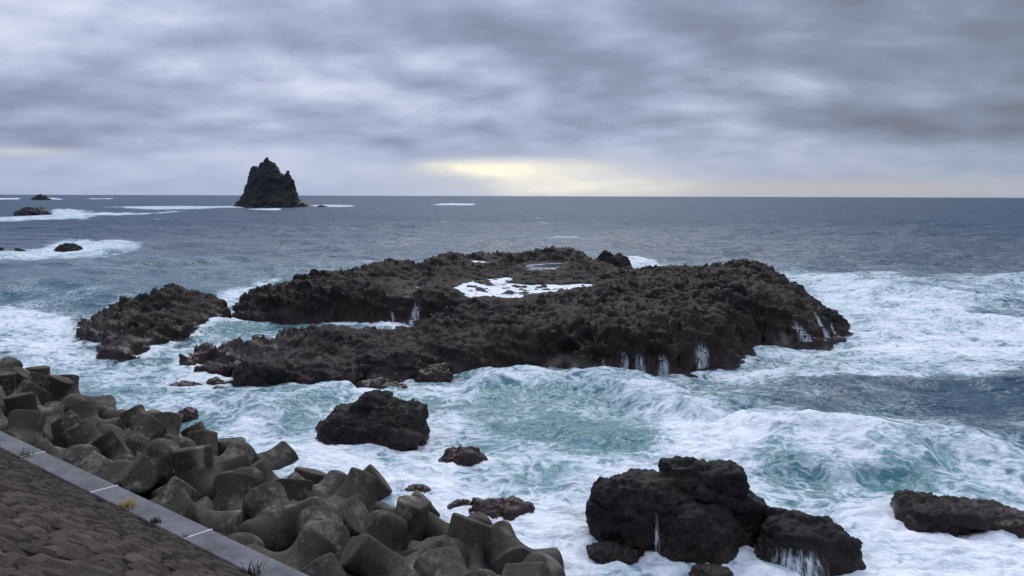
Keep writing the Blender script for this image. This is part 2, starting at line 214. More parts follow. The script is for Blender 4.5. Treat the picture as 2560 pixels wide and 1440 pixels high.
def surface_nets(F, org, h):
    nx, ny, nz = F.shape; S = F < 0
    acc = np.zeros((nx - 1, ny - 1, nz - 1, 3)); cnt = np.zeros((nx - 1, ny - 1, nz - 1))
    cs = [(a, b, c) for a in (0, 1) for b in (0, 1) for c in (0, 1)]
    sl_ = lambda A, c: A[c[0]:nx - 1 + c[0], c[1]:ny - 1 + c[1], c[2]:nz - 1 + c[2]]
    for i, a in enumerate(cs):
        for b in cs[i + 1:]:
            if sum(abs(p - q_) for p, q_ in zip(a, b)) != 1: continue
            fa, fb = sl_(F, a), sl_(F, b); m = sl_(S, a) != sl_(S, b)
            t = np.where(m, fa / np.where(m, fa - fb, 1), 0)
            for k in range(3): acc[..., k] += np.where(m, a[k] + t * (b[k] - a[k]), 0)
            cnt += m
    act = cnt > 0; idx = -np.ones(act.shape, np.int64); idx[act] = np.arange(act.sum())
    V = (np.argwhere(act) + acc[act] / cnt[act][:, None]) * h + np.array(org)
    Q = []
    for ax in range(3):
        o1, o2 = [k for k in range(3) if k != ax]
        lo = [slice(None)] * 3; hi = [slice(None)] * 3; lo[ax] = slice(0, -1); hi[ax] = slice(1, None)
        s0, s1 = S[tuple(lo)], S[tuple(hi)]
        e = np.argwhere(s0 != s1); e = e[(e[:, o1] > 0) & (e[:, o2] > 0)]
        e = e[(e[:, o1] < F.shape[o1] - 1) & (e[:, o2] < F.shape[o2] - 1)]
        d1 = np.zeros(3, int); d1[o1] = 1; d2 = np.zeros(3, int); d2[o2] = 1
        quad = np.stack([idx[tuple((e - d1 - d2).T)], idx[tuple((e - d2).T)], idx[tuple(e.T)], idx[tuple((e - d1).T)]], 1)
        fl = s0[tuple(e.T)]
        if ax == 1: fl = ~fl
        quad[~fl] = quad[~fl][:, ::-1]; Q.append(quad)
    Q = np.concatenate(Q); Q = Q[(Q >= 0).all(1)]
    return V, Q
def smin(a, b, k):
    h = np.clip(0.5 + 0.5 * (b - a) / k, 0, 1); return b + (a - b) * h - k * h * (1 - h)
def cone_sd(X, Y, Z, a, b, ra, rb):
    a = np.array(a, float); e = np.array(b, float) - a
    px, py, pz = X - a[0], Y - a[1], Z - a[2]
    t = np.clip((px * e[0] + py * e[1] + pz * e[2]) / (e @ e + 1e-9), 0, 1)
    return np.sqrt((px - t * e[0]) ** 2 + (py - t * e[1]) ** 2 + (pz - t * e[2]) ** 2) - (ra + t * (rb - ra))
def ell_sd(X, Y, Z, c, r, rot=None):
    p = np.stack([X - c[0], Y - c[1], Z - c[2]], -1)
    if rot is not None: p = p @ np.array(Euler([rad(a) for a in rot]).to_matrix())
    k = np.sqrt(((p / np.array(r)) ** 2).sum(-1)); return (k - 1) * min(r)
def box_sd(X, Y, Z, c, r, rot=None, rd=0.12):
    p = np.stack([X - c[0], Y - c[1], Z - c[2]], -1)
    if rot is not None: p = p @ np.array(Euler([rad(a) for a in rot]).to_matrix())
    qv = np.abs(p) - (np.array(r) - rd)
    return np.sqrt((np.maximum(qv, 0) ** 2).sum(-1)) + np.minimum(qv.max(-1), 0) - rd
def normals(v, f):
    n = np.zeros_like(v); t = np.cross(v[f[:, 2]] - v[f[:, 0]], v[f[:, 3]] - v[f[:, 1]])
    for k in range(4):
        for c in range(3): n[:, c] += np.bincount(f[:, k], t[:, c], len(v))
    return n / (np.linalg.norm(n, axis=1)[:, None] + 1e-9)

# ------------------------------------------------------------------ materials
def new_mat(name):
    m = bpy.data.materials.new(name); m.use_nodes = True; t = m.node_tree; t.nodes.clear()
    b = nd(t, 'ShaderNodeBsdfPrincipled'); o = nd(t, 'ShaderNodeOutputMaterial'); t.links.new(b.outputs[0], o.inputs[0])
    return m, t, b
def link(t, s, b, name): t.links.new(s, b.inputs[name])
def rock_mat(name, dark, mid, light, wet_z=0.9, red=0.6, scale=1.0, bump=0.5):
    m, t, b = new_mat(name)
    pos = nd(t, 'ShaderNodeNewGeometry').outputs['Position']
    n1 = noise(t, pos, 0.22 * scale, 7, 0.62); n2 = noise(t, pos, 1.9 * scale, 6, 0.65); n3 = noise(t, pos, 9.0 * scale, 3, 0.6)
    v = mth(t, 'ADD', mth(t, 'MULTIPLY', n1, 0.75), mth(t, 'ADD', mth(t, 'MULTIPLY', n2, 0.35), mth(t, 'MULTIPLY', n3, 0.2)))
    col = ramp(t, v, [(0.53, dark), (0.66, mid), (0.82, light)])
    z = nd(t, 'ShaderNodeSeparateXYZ', {0: pos}).outputs[2]
    wet = mth(t, 'SUBTRACT', 1.0, sstep(t, mth(t, 'ADD', z, mth(t, 'MULTIPLY', mth(t, 'SUBTRACT', n1, 0.5), -1.6)), wet_z * 0.35, wet_z * 1.3))
    weed = mix(t, n2, (0.010, 0.006, 0.006), (0.055, 0.024, 0.020))
    col = mix(t, mth(t, 'MULTIPLY', wet, red), col, weed)
    link(t, col, b, 'Base Color')
    link(t, mth(t, 'MULTIPLY_ADD', wet, -0.38, 0.74), b, 'Roughness')
    b.inputs['Specular IOR Level'].default_value = 0.28
    hgt = mth(t, 'ADD', mth(t, 'MULTIPLY', n2, 0.6), mth(t, 'MULTIPLY', n3, 0.3))
    link(t, nd(t, 'ShaderNodeBump', {'Height': hgt, 'Strength': bump, 'Distance': 0.25 / scale}).outputs[0], b, 'Normal')
    return m
M_REEF = rock_mat("basalt_reef", (0.004, 0.003, 0.004), (0.0155, 0.0105, 0.0078), (0.060, 0.040, 0.026), 0.9, 0.75, 1.0, 0.6)
M_BOULD = rock_mat("basalt_boulder", (0.006, 0.005, 0.006), (0.014, 0.0115, 0.0105), (0.045, 0.037, 0.029), 0.7, 0.75, 1.6, 0.7)
M_WEED = rock_mat("weedy_rock", (0.012, 0.007, 0.008), (0.035, 0.017, 0.016), (0.07, 0.035, 0.03), 1.5, 0.9, 2.2, 0.8)
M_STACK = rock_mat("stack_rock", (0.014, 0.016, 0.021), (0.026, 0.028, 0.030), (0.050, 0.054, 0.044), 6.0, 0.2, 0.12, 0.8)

def concrete_block_mat():
    m, t, b = new_mat("weathered_block_concrete")
    pos = nd(t, 'ShaderNodeNewGeometry').outputs['Position']; ob = nd(t, 'ShaderNodeTexCoord').outputs['Object']
    rnd = nd(t, 'ShaderNodeObjectInfo').outputs['Random']
    obr = vadd(t, ob, nd(t, 'ShaderNodeCombineXYZ', {0: mth(t, 'MULTIPLY', rnd, 37.0), 1: mth(t, 'MULTIPLY', rnd, 11.0), 2: 0.0}).outputs[0])
    n1 = noise(t, obr, 0.7, 6, 0.6, 0.4); n2 = noise(t, obr, 3.5, 7, 0.7); n3 = noise(t, obr, 22.0, 3, 0.6)
    strk = noise(t, vmul(t, vadd(t, pos, (3, 5, 0)), (3.0, 3.0, 0.35)), 1.0, 4, 0.6)
    base = ramp(t, mth(t, 'ADD', mth(t, 'MULTIPLY', n2, 0.7), mth(t, 'MULTIPLY', n3, 0.3)), [(0.25, (0.027, 0.021, 0.016)), (0.5, (0.066, 0.052, 0.039)), (0.78, (0.125, 0.101, 0.075))])
    base = mix(t, 1.0, base, ramp(t, rnd, [(0, 0.72), (1, 1.25)]), 'MULTIPLY')
    lich = sstep(t, mth(t, 'ADD', mth(t, 'MULTIPLY', n1, 0.75), mth(t, 'MULTIPLY', n2, 0.35)), 0.56, 0.70)
    base = mix(t, mth(t, 'MULTIPLY', lich, 0.75), base, mix(t, n2, (0.13, 0.107, 0.070), (0.36, 0.32, 0.25)))
    base = mix(t, mth(t, 'MULTIPLY', sstep(t, strk, 0.54, 0.68), 0.6), base, (0.022, 0.018, 0.016))
    z = nd(t, 'ShaderNodeSeparateXYZ', {0: pos}).outputs[2]
    wet = mth(t, 'SUBTRACT', 1.0, sstep(t, mth(t, 'MULTIPLY_ADD', n1, -1.0, z), -0.1, 0.7))
    base = mix(t, mth(t, 'MULTIPLY', wet, 0.8), base, (0.020, 0.016, 0.016))
    link(t, base, b, 'Base Color'); link(t, mth(t, 'MULTIPLY_ADD', wet, -0.3, 0.85), b, 'Roughness')
    b.inputs['Specular IOR Level'].default_value = 0.3
    link(t, nd(t, 'ShaderNodeBump', {'Height': mth(t, 'ADD', n2, mth(t, 'MULTIPLY', n3, 0.5)), 'Strength': 0.35, 'Distance': 0.05}).outputs[0], b, 'Normal')
    return m
M_BLOCK = concrete_block_mat()
def simple_mat(name, stops, scale, rough=0.85, bump=0.3, dist=0.03, det=6, objrand=0.0):
    m, t, b = new_mat(name)
    pos = nd(t, 'ShaderNodeNewGeometry').outputs['Position']
    n1 = noise(t, pos, scale, det, 0.62); n2 = noise(t, pos, scale * 9, 4, 0.6)
    c = ramp(t, mth(t, 'ADD', mth(t, 'MULTIPLY', n1, 0.7), mth(t, 'MULTIPLY', n2, 0.3)), stops)
    if objrand:
        r = nd(t, 'ShaderNodeObjectInfo').outputs['Random']
        c = mix(t, 1.0, c, ramp(t, r, [(0, 1 - objrand), (1, 1 + objrand)]), 'MULTIPLY')
    link(t, c, b, 'Base Color'); b.inputs['Roughness'].default_value = rough; b.inputs['Specular IOR Level'].default_value = 0.3
    link(t, nd(t, 'ShaderNodeBump', {'Height': mth(t, 'ADD', n1, mth(t, 'MULTIPLY', n2, 0.6)), 'Strength': bump, 'Distance': dist}).outputs[0], b, 'Normal')
    return m
M_COPE = simple_mat("coping_concrete", [(0.36, (0.075, 0.076, 0.080)), (0.52, (0.140, 0.141, 0.148)), (0.70, (0.21, 0.21, 0.215))], 0.9, 0.8, 0.2, 0.02)
M_JOINT = simple_mat("joint_filler", [(0.3, (0.62, 0.62, 0.62)), (0.7, (0.8, 0.8, 0.8))], 3.0)
M_STONE = simple_mat("revetment_stone", [(0.28, (0.027, 0.020, 0.017)), (0.5, (0.062, 0.045, 0.037)), (0.75, (0.120, 0.089, 0.073))], 2.2, 0.9, 0.7, 0.05, 8, 0.35)
M_BED = simple_mat("dark_joint_mortar", [(0.3, (0.010, 0.009, 0.009)), (0.7, (0.03, 0.027, 0.025))], 2.0)
M_PAVE = simple_mat("promenade_concrete", [(0.3, (0.16, 0.16, 0.16)), (0.7, (0.28, 0.28, 0.27))], 1.0)
M_SHADE_HILL = simple_mat("shade_hill_green", [(0.3, (0.02, 0.03, 0.012)), (0.7, (0.06, 0.075, 0.03))], 0.5)  # for the unseen hill added to shade camera-facing sides
M_STRAW = simple_mat("dry_grass", [(0.3, (0.28, 0.18, 0.05)), (0.7, (0.50, 0.36, 0.12))], 12.0)
M_DKWEED = simple_mat("dark_weed", [(0.3, (0.03, 0.022, 0.015)), (0.7, (0.075, 0.05, 0.03))], 12.0)

def foam_pattern(t, pos, dens):
    """lacy foam coverage 0..1 from a world position and a foam density"""
    p2 = vmul(t, pos, (1, 1, 0.0))
    wn = nd(t, 'ShaderNodeTexNoise', {'Scale': 0.45, 'Detail': 3.0, 'Roughness': 0.55, 'Vector': p2})
    wv = nd(t, 'ShaderNodeVectorMath', {0: wn.outputs[1], 1: (0.5, 0.5, 0.5)}, operation='SUBTRACT').outputs[0]
    wp = vadd(t, p2, vmul(t, wv, (2.6, 2.6, 0.0)))
    r1 = noise(t, wp, 0.55, 6, 0.62)
    rd1 = mth(t, 'SUBTRACT', 1.0, mth(t, 'MULTIPLY', mth(t, 'ABSOLUTE', mth(t, 'SUBTRACT', r1, 0.5)), 5.0))
    r2 = noise(t, vadd(t, wp, (13, 7, 3)), 1.6, 5, 0.6)
    rd2 = mth(t, 'SUBTRACT', 1.0, mth(t, 'MULTIPLY', mth(t, 'ABSOLUTE', mth(t, 'SUBTRACT', r2, 0.5)), 5.5))
    vo = nd(t, 'ShaderNodeTexVoronoi', {'Vector': vadd(t, wp, vmul(t, wv, (1.2, 1.2, 0))), 'Scale': 1.5}, feature='DISTANCE_TO_EDGE').outputs[0]
    cell = mth(t, 'SUBTRACT', 1.0, mth(t, 'MULTIPLY', vo, 3.6))
    fn = noise(t, wp, 5.0, 6, 0.72)
    big = noise(t, vadd(t, p2, (5, 1, 0)), 0.20, 5, 0.58)
    lace = mth(t, 'ADD', mth(t, 'ADD', mth(t, 'MULTIPLY', rd1, 0.34), mth(t, 'MULTIPLY', rd2, 0.22)),
               mth(t, 'ADD', mth(t, 'MULTIPLY', cell, 0.26), mth(t, 'MULTIPLY', fn, 0.42)))
    lace = mth(t, 'ADD', lace, mth(t, 'MULTIPLY', mth(t, 'SUBTRACT', big, 0.5), 1.25))
    thr = mth(t, 'MULTIPLY_ADD', dens, -0.80, 1.03)
    x = mth(t, 'SUBTRACT', lace, thr)
    return sstep(t, x, -0.16, 0.30), x, fn
def water_mat():
    m, t, b = new_mat("sea_water")
    pos = nd(t, 'ShaderNodeNewGeometry').outputs['Position']
    dens = nd(t, 'ShaderNodeAttribute', attribute_name="foam").outputs['Fac']
    teal = nd(t, 'ShaderNodeAttribute', attribute_name="teal").outputs['Fac']
    cov, x, fn = foam_pattern(t, pos, dens)
    cov = mth(t, 'MULTIPLY', cov, sstep(t, dens, 0.02, 0.2))
    deep = mix(t, teal, (0.011, 0.044, 0.090), (0.030, 0.155, 0.172))
    milk = mth(t, 'MULTIPLY', sstep(t, x, -0.7, 0.15), mth(t, 'MULTIPLY', dens, 0.8))
    col = mix(t, milk, deep, (0.27, 0.49, 0.52))
    fcol = mix(t, sstep(t, x, 0.1, 0.75), (0.56, 0.66, 0.70), (0.90, 0.91, 0.93))
    col = mix(t, cov, col, fcol)
    link(t, col, b, 'Base Color')
    chop = nd(t, 'ShaderNodeAttribute', attribute_name="chop").outputs['Fac']
    link(t, mth(t, 'MULTIPLY_ADD', cov, 0.6, mth(t, 'MULTIPLY_ADD', chop, 0.28, 0.10)), b, 'Roughness')
    link(t, mth(t, 'MULTIPLY_ADD', cov, -0.25, mth(t, 'MULTIPLY_ADD', chop, -0.36, 0.5)), b, 'Specular IOR Level')
    b.inputs['IOR'].default_value = 1.33
    w1 = noise(t, vmul(t, pos, (0.6, 1.0, 0.0)), 0.9, 5, 0.6); w2 = noise(t, vmul(t, pos, (0.7, 1.0, 0.0)), 0.12, 5, 0.6); w3 = noise(t, vmul(t, pos, (1, 1, 0.0)), 5.0, 3, 0.6)
    bh = mth(t, 'ADD', mth(t, 'ADD', mth(t, 'MULTIPLY', w1, 0.40), mth(t, 'MULTIPLY', w2, 2.2)), mth(t, 'ADD', mth(t, 'MULTIPLY', w3, 0.05), mth(t, 'MULTIPLY', cov, 0.06)))
    link(t, nd(t, 'ShaderNodeBump', {'Height': bh, 'Strength': 1.0, 'Distance': 1.0}).outputs[0], b, 'Normal')
    return m
M_SEA = water_mat()
def pool_mat(name, dens):
    m, t, b = new_mat(name)
    pos = nd(t, 'ShaderNodeNewGeometry').outputs['Position']
    cov, x, fn = foam_pattern(t, vmul(t, pos, (1.6, 1.6, 1)), dens)
    col = mix(t, cov, (0.055, 0.065, 0.075), mix(t, fn, (0.72, 0.77, 0.82), (0.90, 0.92, 0.95)))
    link(t, col, b, 'Base Color'); link(t, mth(t, 'MULTIPLY_ADD', cov, 0.7, 0.08), b, 'Roughness')
    link(t, nd(t, 'ShaderNodeBump', {'Height': noise(t, pos, 2.5, 4), 'Strength': 0.15, 'Distance': 0.1}).outputs[0], b, 'Normal')
    return m
M_POOLF = pool_mat("foamy_pool_water", 0.66); M_POOLC = pool_mat("calm_pool_water", 0.12)
def fall_mat():
    m, t, b = new_mat("falling_water")
    pos = nd(t, 'ShaderNodeNewGeometry').outputs['Position']
    n = noise(t, vmul(t, pos, (11, 4, 0.9)), 1.0, 5, 0.65); n2 = noise(t, vmul(t, pos, (22, 22, 8.0)), 1.0, 3, 0.6)
    ed = nd(t, 'ShaderNodeAttribute', attribute_name="edge").outputs['Fac']
    b.inputs['Base Color'].default_value = (0.80, 0.85, 0.90, 1); b.inputs['Roughness'].default_value = 0.5
    al = sstep(t, mth(t, 'ADD', mth(t, 'ADD', n, mth(t, 'MULTIPLY', n2, 0.25)), mth(t, 'MULTIPLY', ed, 0.22)), 0.66, 0.98)
    link(t, mth(t, 'MULTIPLY', al, mth(t, 'MULTIPLY', ed, 0.8)), b, 'Alpha')
    return m
M_FALL = fall_mat()

# ------------------------------------------------------------------ sea surface
def fft_tile(N, L, wind, wdir, amp, seed, cut=0.05):
    rs = np.random.RandomState(seed)
    k = np.fft.fftfreq(N, L / N) * 2 * np.pi; kx, ky = np.meshgrid(k, k, indexing='ij')
    kk = np.sqrt(kx ** 2 + ky ** 2); kk[0, 0] = 1e-6
    Lp = wind ** 2 / 9.81; cosw = (kx * wdir[0] + ky * wdir[1]) / kk
    ph = np.exp(-1 / (kk * Lp) ** 2) / kk ** 4 * (0.25 + 0.75 * cosw ** 2) * np.exp(-(kk * cut) ** 2); ph[0, 0] = 0
    hk = (rs.normal(size=(N, N)) + 1j * rs.normal(size=(N, N))) * np.sqrt(ph)
    hgt = np.fft.ifft2(hk).real; sc = amp / hgt.std()
    dx = np.fft.ifft2(-1j * kx / kk * hk).real * sc; dy = np.fft.ifft2(-1j * ky / kk * hk).real * sc
    return hgt * sc, dx, dy
def samp(tile, L, x, y):
    N = tile[0].shape[0]; fx = (x / L * N) % N; fy = (y / L * N) % N
    i = np.floor(fx).astype(int) % N; j = np.floor(fy).astype(int) % N; u = fx - np.floor(fx); v = fy - np.floor(fy)
    i1 = (i + 1) % N; j1 = (j + 1) % N
    return [T[i, j] * (1 - u) * (1 - v) + T[i1, j] * u * (1 - v) + T[i, j1] * (1 - u) * v + T[i1, j1] * u * v for T in tile]
def paint(x, y, items, base=0.0, warp=True):
    r = np.sqrt(x * x + y * y); val = np.full(x.shape, base)
    if warp:
        k_ = 1 / (1 + r * 0.02); wx = r * 0.02 * fbm2(x * k_, y * k_ * .6, 4); wy = r * 0.03 * fbm2(x * k_ + 40, y * k_ * .6 + 11, 4)
        x = x + wx; y = y + wy
    for d, s, poly in items:
        P = np.array(poly); rm = np.sqrt((P ** 2).sum(1)).mean(); sf = s * rm * 1.0 + 0.15
        m = (x > P[:, 0].min() - 2 * sf) & (x < P[:, 0].max() + 2 * sf) & (y > P[:, 1].min() - 2 * sf) & (y < P[:, 1].max() + 2 * sf)
        if not m.any(): continue
        w = smooth(poly_sd(x[m], y[m], poly), -sf, sf)
        val[m] += (d - val[m]) * w
    return val
def polyline_d(x, y, pts):
    best = np.full(x.shape, 1e9); sgn = np.zeros(x.shape); tt = np.zeros(x.shape); L = len(pts) - 1
    for i in range(L):
        (ax, ay), (bx, by) = pts[i], pts[i + 1]; ex, ey = bx - ax, by - ay
        t = np.clip(((x - ax) * ex + (y - ay) * ey) / (ex * ex + ey * ey), 0, 1)
        dx, dy = x - ax - t * ex, y - ay - t * ey; d = np.sqrt(dx * dx + dy * dy); m = d < best
        best = np.where(m, d, best); sgn = np.where(m, np.sign(ex * dy - ey * dx), sgn); tt = np.where(m, (i + t) / L, tt)
    return best, sgn, tt
def build_sea():
    rr = [9.0]
    while rr[-1] < 420: rr.append(rr[-1] * 1.0052)
    while rr[-1] < 60000: rr.append(rr[-1] * 1.035)
    rr = np.array(rr); na = 800
    aa = np.linspace(rad(-47), rad(47), na)
    Rg, Ag = np.meshgrid(rr, aa, indexing='ij'); x = (Rg * np.sin(Ag)).ravel(); y = (Rg * np.cos(Ag)).ravel(); r = Rg.ravel()
    wd = (0.25, -0.97)
    t0 = fft_tile(256, 900.0, 13.0, wd, 0.45, 1, 2.5); t1 = fft_tile(512, 170.0, 8.5, wd, 0.34, 2, 0.3); t3 = fft_tile(512, 75.0, 5.2, wd, 0.14, 5, 0.2); t2 = fft_tile(512, 29.0, 3.6, wd, 0.05, 3, 0.05)
    near = smooth(r, 25, 110); far = 1 - smooth(r, 300, 900)
    h0 = samp(t0, 900.0, x, y); h1 = samp(t1, 170.0, x, y); h2 = samp(t2, 29.0, x, y); h3 = samp(t3, 75.0, x, y)
    f0 = (0.25 + 0.75 * near) * (1 - smooth(r, 1500, 4000)); f1 = (0.35 + 0.65 * near) * far; f2 = 1.6 * (1 - smooth(r, 60, 160)); f3 = (0.5 + 0.5 * near) * (1 - smooth(r, 250, 420))
    z = h0[0] * f0 + h1[0] * f1 + h2[0] * f2 + h3[0] * f3
    dx = h0[1] * f0 + h1[1] * f1 + 0.8 * h2[1] * f2 + h3[1] * f3; dy = h0[2] * f0 + h1[2] * f1 + 0.8 * h2[2] * f2 + h3[2] * f3
    foam = paint(x, y, FOAM, 0.0); teal = paint(x, y, TEAL, 0.08)
    lump = fbm2(x * 0.35, y * 0.35, 4)
    for hgt, wf, wb, pts in SWELL:
        d, sg, tt = polyline_d(x, y, pts)
        d = d + 0.35 * wf * lump
        wdt = np.where(sg > 0, wb, wf); w = np.exp(-(d / wdt) ** 2) * smooth(tt, -0.02, 0.12) * smooth(1 - tt, -0.02, 0.12) * (0.8 + 0.5 * fbm2(x * .2, y * .2 + 7, 2))
        z = z + hgt * w
    m = (y > 40) & (y < 140) & (np.abs(x) < 45); la = np.full(x.shape, -99.0)
    la[m] = np.maximum(poly_sd(x[m], y[m], LAND[0]), poly_sd(x[m], y[m], LAND[1]))
    foam = np.maximum(foam, 0.80 * np.exp(-(la / (1.0 + 0.8 * fbm2(x * .3, y * .3, 2))) ** 2) * smooth(fbm2(x * .25 + 3, y * .25, 2), -0.35, 0.1))
    for bx, by, br in ((-5.9, 37.3, 2.3), (4.9, 26, 2.6), (8.7, 25, 1.7), (14.5, 28, 2.4), (-2, 33, 1.0), (-.35, 28, 1.1), (-82, 158.5, 4)):
        foam = np.maximum(foam, 0.86 * np.exp(-np.maximum(np.hypot(x - bx, (y - by) * 1.3) - br, 0) ** 2 / 0.7))
    # foam stands up a little and churns
    rough = np.clip(foam - 0.25, 0, 1) * (1 - smooth(r, 120, 220))
    z = z + rough * (0.30 * fbm2(x * 0.7, y * 0.9, 3) + 0.30 * np.maximum(ridge2(x * 0.45, y * 0.6, 3) - 0.4, 0) * 0.6 + 0.07 * ridge2(x * 2.2, y * 2.2, 2))
    # whitecaps on open water
    cap = smooth(h1[0] * far + 0.5 * h2[0], 0.75, 1.15) * smooth(r, 60, 120) * (1 - smooth(r, 500, 900))
    foam = np.maximum(foam, 0.55 * cap)
    v = np.stack([x + dx, y + dy, z], 1)
    me = mesh_from("sea", v, grid_faces(len(rr), na)[:, ::-1], True, {"foam": foam, "teal": teal, "chop": smooth(r, 60, 400)})
    add("sea", me, M_SEA, kind="structure")
build_sea()
# sea bed far below so nothing shows under the surface edge
# ------------------------------------------------------------------ reef: one height field with crags
def tps(pts, X, Y):
    P = np.array(pts); n = len(P); d2 = ((P[:, None, :2] - P[None, :, :2]) ** 2).sum(-1)
    K = 0.5 * d2 * np.log(d2 + 1e-9); K += np.eye(n) * 1.5
    A = np.zeros((n + 3, n + 3)); A[:n, :n] = K; A[:n, n] = 1; A[:n, n + 1:] = P[:, :2]; A[n, :n] = 1; A[n + 1:, :n] = P[:, :2].T
    w = np.linalg.solve(A, np.concatenate([P[:, 2], np.zeros(3)]))
    out = w[n] + w[n + 1] * X + w[n + 2] * Y
    for i in range(n):
        d = (X - P[i, 0]) ** 2 + (Y - P[i, 1]) ** 2; out = out + w[i] * 0.5 * d * np.log(d + 1e-9)
    return out
def reef_base(X, Y):
    x = X + 0.9 * fbm2(X * 0.33, Y * 0.33, 4) + 0.25 * fbm2(X * 1.7, Y * 1.7, 2); y = Y + 0.9 * fbm2(X * 0.33 + 50, Y * 0.33, 4) + 0.25 * fbm2(X * 1.7 + 9, Y * 1.7, 2)
    sd_ = np.maximum(poly_sd(x, y, LAND[0]), poly_sd(x, y, LAND[1]))
    h = np.clip(tps(SPOT, X, Y), 0.3, 5.2)
    e = 1 - np.exp(-np.maximum(sd_, 0) / 0.75)
    crag = 0.26 * (ridge2(X * 0.22 + 0.1 * Y, Y * 0.26, 3) - 0.95) + 0.20 * (ridge2(X * 0.8 + 0.5 * Y, Y * 0.75 - 0.2 * X, 3) - 0.95) + 0.06 * (ridge2(X * 2.6, Y * 2.6, 2) - 0.8)
    h = h * e + crag * np.clip(sd_ / 1.2, 0, 1) * (0.5 + 0.22 * h)
    h = np.where(sd_ > 0, h, 0) + np.where(sd_ < 0, np.maximum(sd_ * 0.9, -2.2), 0) - 0.15 * (sd_ < 0.3)
    for lev, poly in POOLS:
        pd = poly_sd(X + 0.5 * fbm2(X * .6, Y * .6, 3), Y + 0.8 * fbm2(X * .6 + 5, Y * .6, 3), poly)
        rim = smooth(pd, -2.5, -0.1) * (1 - smooth(pd, 0, 0.5))
        h = np.where(pd < 0.3, np.maximum(h, h + (np.maximum(h, lev + 0.12) - h) * rim), h)
        h = h + (np.minimum(h, lev - 0.20 + 0.85 * np.maximum(fbm2(X * .55, Y * .4, 3), -0.25)) - h) * smooth(pd, -0.25, 0.35)
        # sight line over the seaward lip of the pool
    return h
def build_reef():
    xs = np.arange(-38, 31, 0.14)
    ys = [44.0]
    while ys[-1] < 134: ys.append(ys[-1] + 0.13 + 0.0022 * (ys[-1] - 44))
    ys = np.array(ys); X, Y = np.meshgrid(xs, ys, indexing='xy')
    h = reef_base(X, Y)
    v = np.stack([X.ravel(), Y.ravel(), h.ravel()], 1)
    f = grid_faces(len(ys), len(xs)); n = normals(v, f)
    # jagged blocks stand out along the surface normal (also sideways on the faces)
    p = v * np.array([1.0, 1.0, 1.3]); Rm = np.array(Euler((rad(25), rad(20), rad(30))).to_matrix())
    pr = p @ Rm * np.array([1.0, 1.9, 0.8])
    d1, d2, hc = worley3(pr * 0.75 + 0.35 * np.stack([fbm3(p * .9, 2)] * 3, 1))
    e1, e2, he = worley3(pr * 1.9 + 7, 5)
    disp = 0.22 * np.clip(d2 - d1, 0, 0.4) + 0.10 * np.clip(e2 - e1, 0, 0.4) + 0.05 * fbm3(p * 4.5, 2) + 0.36 * (hc - 0.5) * smooth(d2 - d1, 0, .25) + 0.17 * (he - 0.5) * smooth(e2 - e1, 0, .25) + 0.30 * (ridge3(p * 0.35, 3) - 0.9) + 0.05 * (ridge3(p * 3.0, 2) - 0.8) - 0.12
    mod = 0.25 + 0.95 * smooth(fbm2(v[:, 0] * .16, v[:, 1] * .16, 3), -0.25, 0.35)
    cst = (v @ np.array([0.34, 0.40, 0.86])) * 0.85 + 0.5 * fbm3(p * 0.35, 3); saw = cst - np.floor(cst)
    cs2 = (v @ np.array([0.62, -0.25, 0.74])) * 2.3 + 0.4 * fbm3(p * 0.5 + 9, 2); sw2 = cs2 - np.floor(cs2)
    disp = disp * mod + 0.55 * (saw ** 2.5 - 0.3) + 0.24 * (sw2 ** 2 - 0.33) * mod
    flat = np.ones(len(v))
    for lev, poly in POOLS: flat = np.minimum(flat, 1 - 0.75 * smooth(poly_sd(v[:, 0], v[:, 1], poly), -2.6, 0.2))
    disp = disp * flat * smooth(v[:, 2], -1.0, 0.4)
    v = v + n * disp[:, None] * np.array([1.2, 1.2, 0.9])
    keep = (v[f][:, :, 2].max(1) > -1.0)
    f = f[keep]; c = v[f].mean(1)
    left = poly_sd(c[:, 0], c[:, 1], LAND[0]) > poly_sd(c[:, 0], c[:, 1], LAND[1])
    for sel, nm, lb, ct in ((~left, "rock_reef", "long low reef of jagged dark brown lava rock holding white tide pools", "reef"),
                        (left, "rock_islet", "craggy rock hump cut off from the reef's left end by a foamy gap", "rock")):
        vv, ff = compact(v, f[sel]); add(nm, mesh_from(nm, vv, ff), M_REEF, label=lb, cat=ct)
build_reef()
def reef_z(x, y): return float(reef_base(np.array([float(x)]), np.array([float(y)]))[0])

# ------------------------------------------------------------------ tide pools on the reef
pool_lab = ["tide pool white with foam in the middle of the reef top", "calm grey tide pool reflecting the sky near the back of the reef",
            "small pool at the head of the cascade down the reef's inner face", "thin white pool between rocks at the back left of the reef top"]
for (lev, poly), lb, mt in zip(POOLS, pool_lab, (M_POOLF, M_POOLC, M_POOLC, M_POOLF)):
    P = np.array(poly); c = P.mean(0); Q = c + (P - c) * 1.06
    bm = bmesh.new(); bm.faces.new([bm.verts.new((a, b, lev)) for a, b in Q]); bmesh.ops.triangulate(bm, faces=bm.faces[:])
    bmesh.ops.subdivide_edges(bm, edges=bm.edges[:], cuts=3, use_grid_fill=True)
    for vt in bm.verts: vt.co.z += 0.02 * math.sin(vt.co.x * 2.1) * math.cos(vt.co.y * 1.7)
    for fc in bm.faces:
        if fc.normal.z < 0: fc.normal_flip()
    me = bpy.data.meshes.new("tide_pool"); bm.to_mesh(me); bm.free()
    add("tide_pool", me, mt, label=lb, cat="tide pool", group="tide pools on the reef")

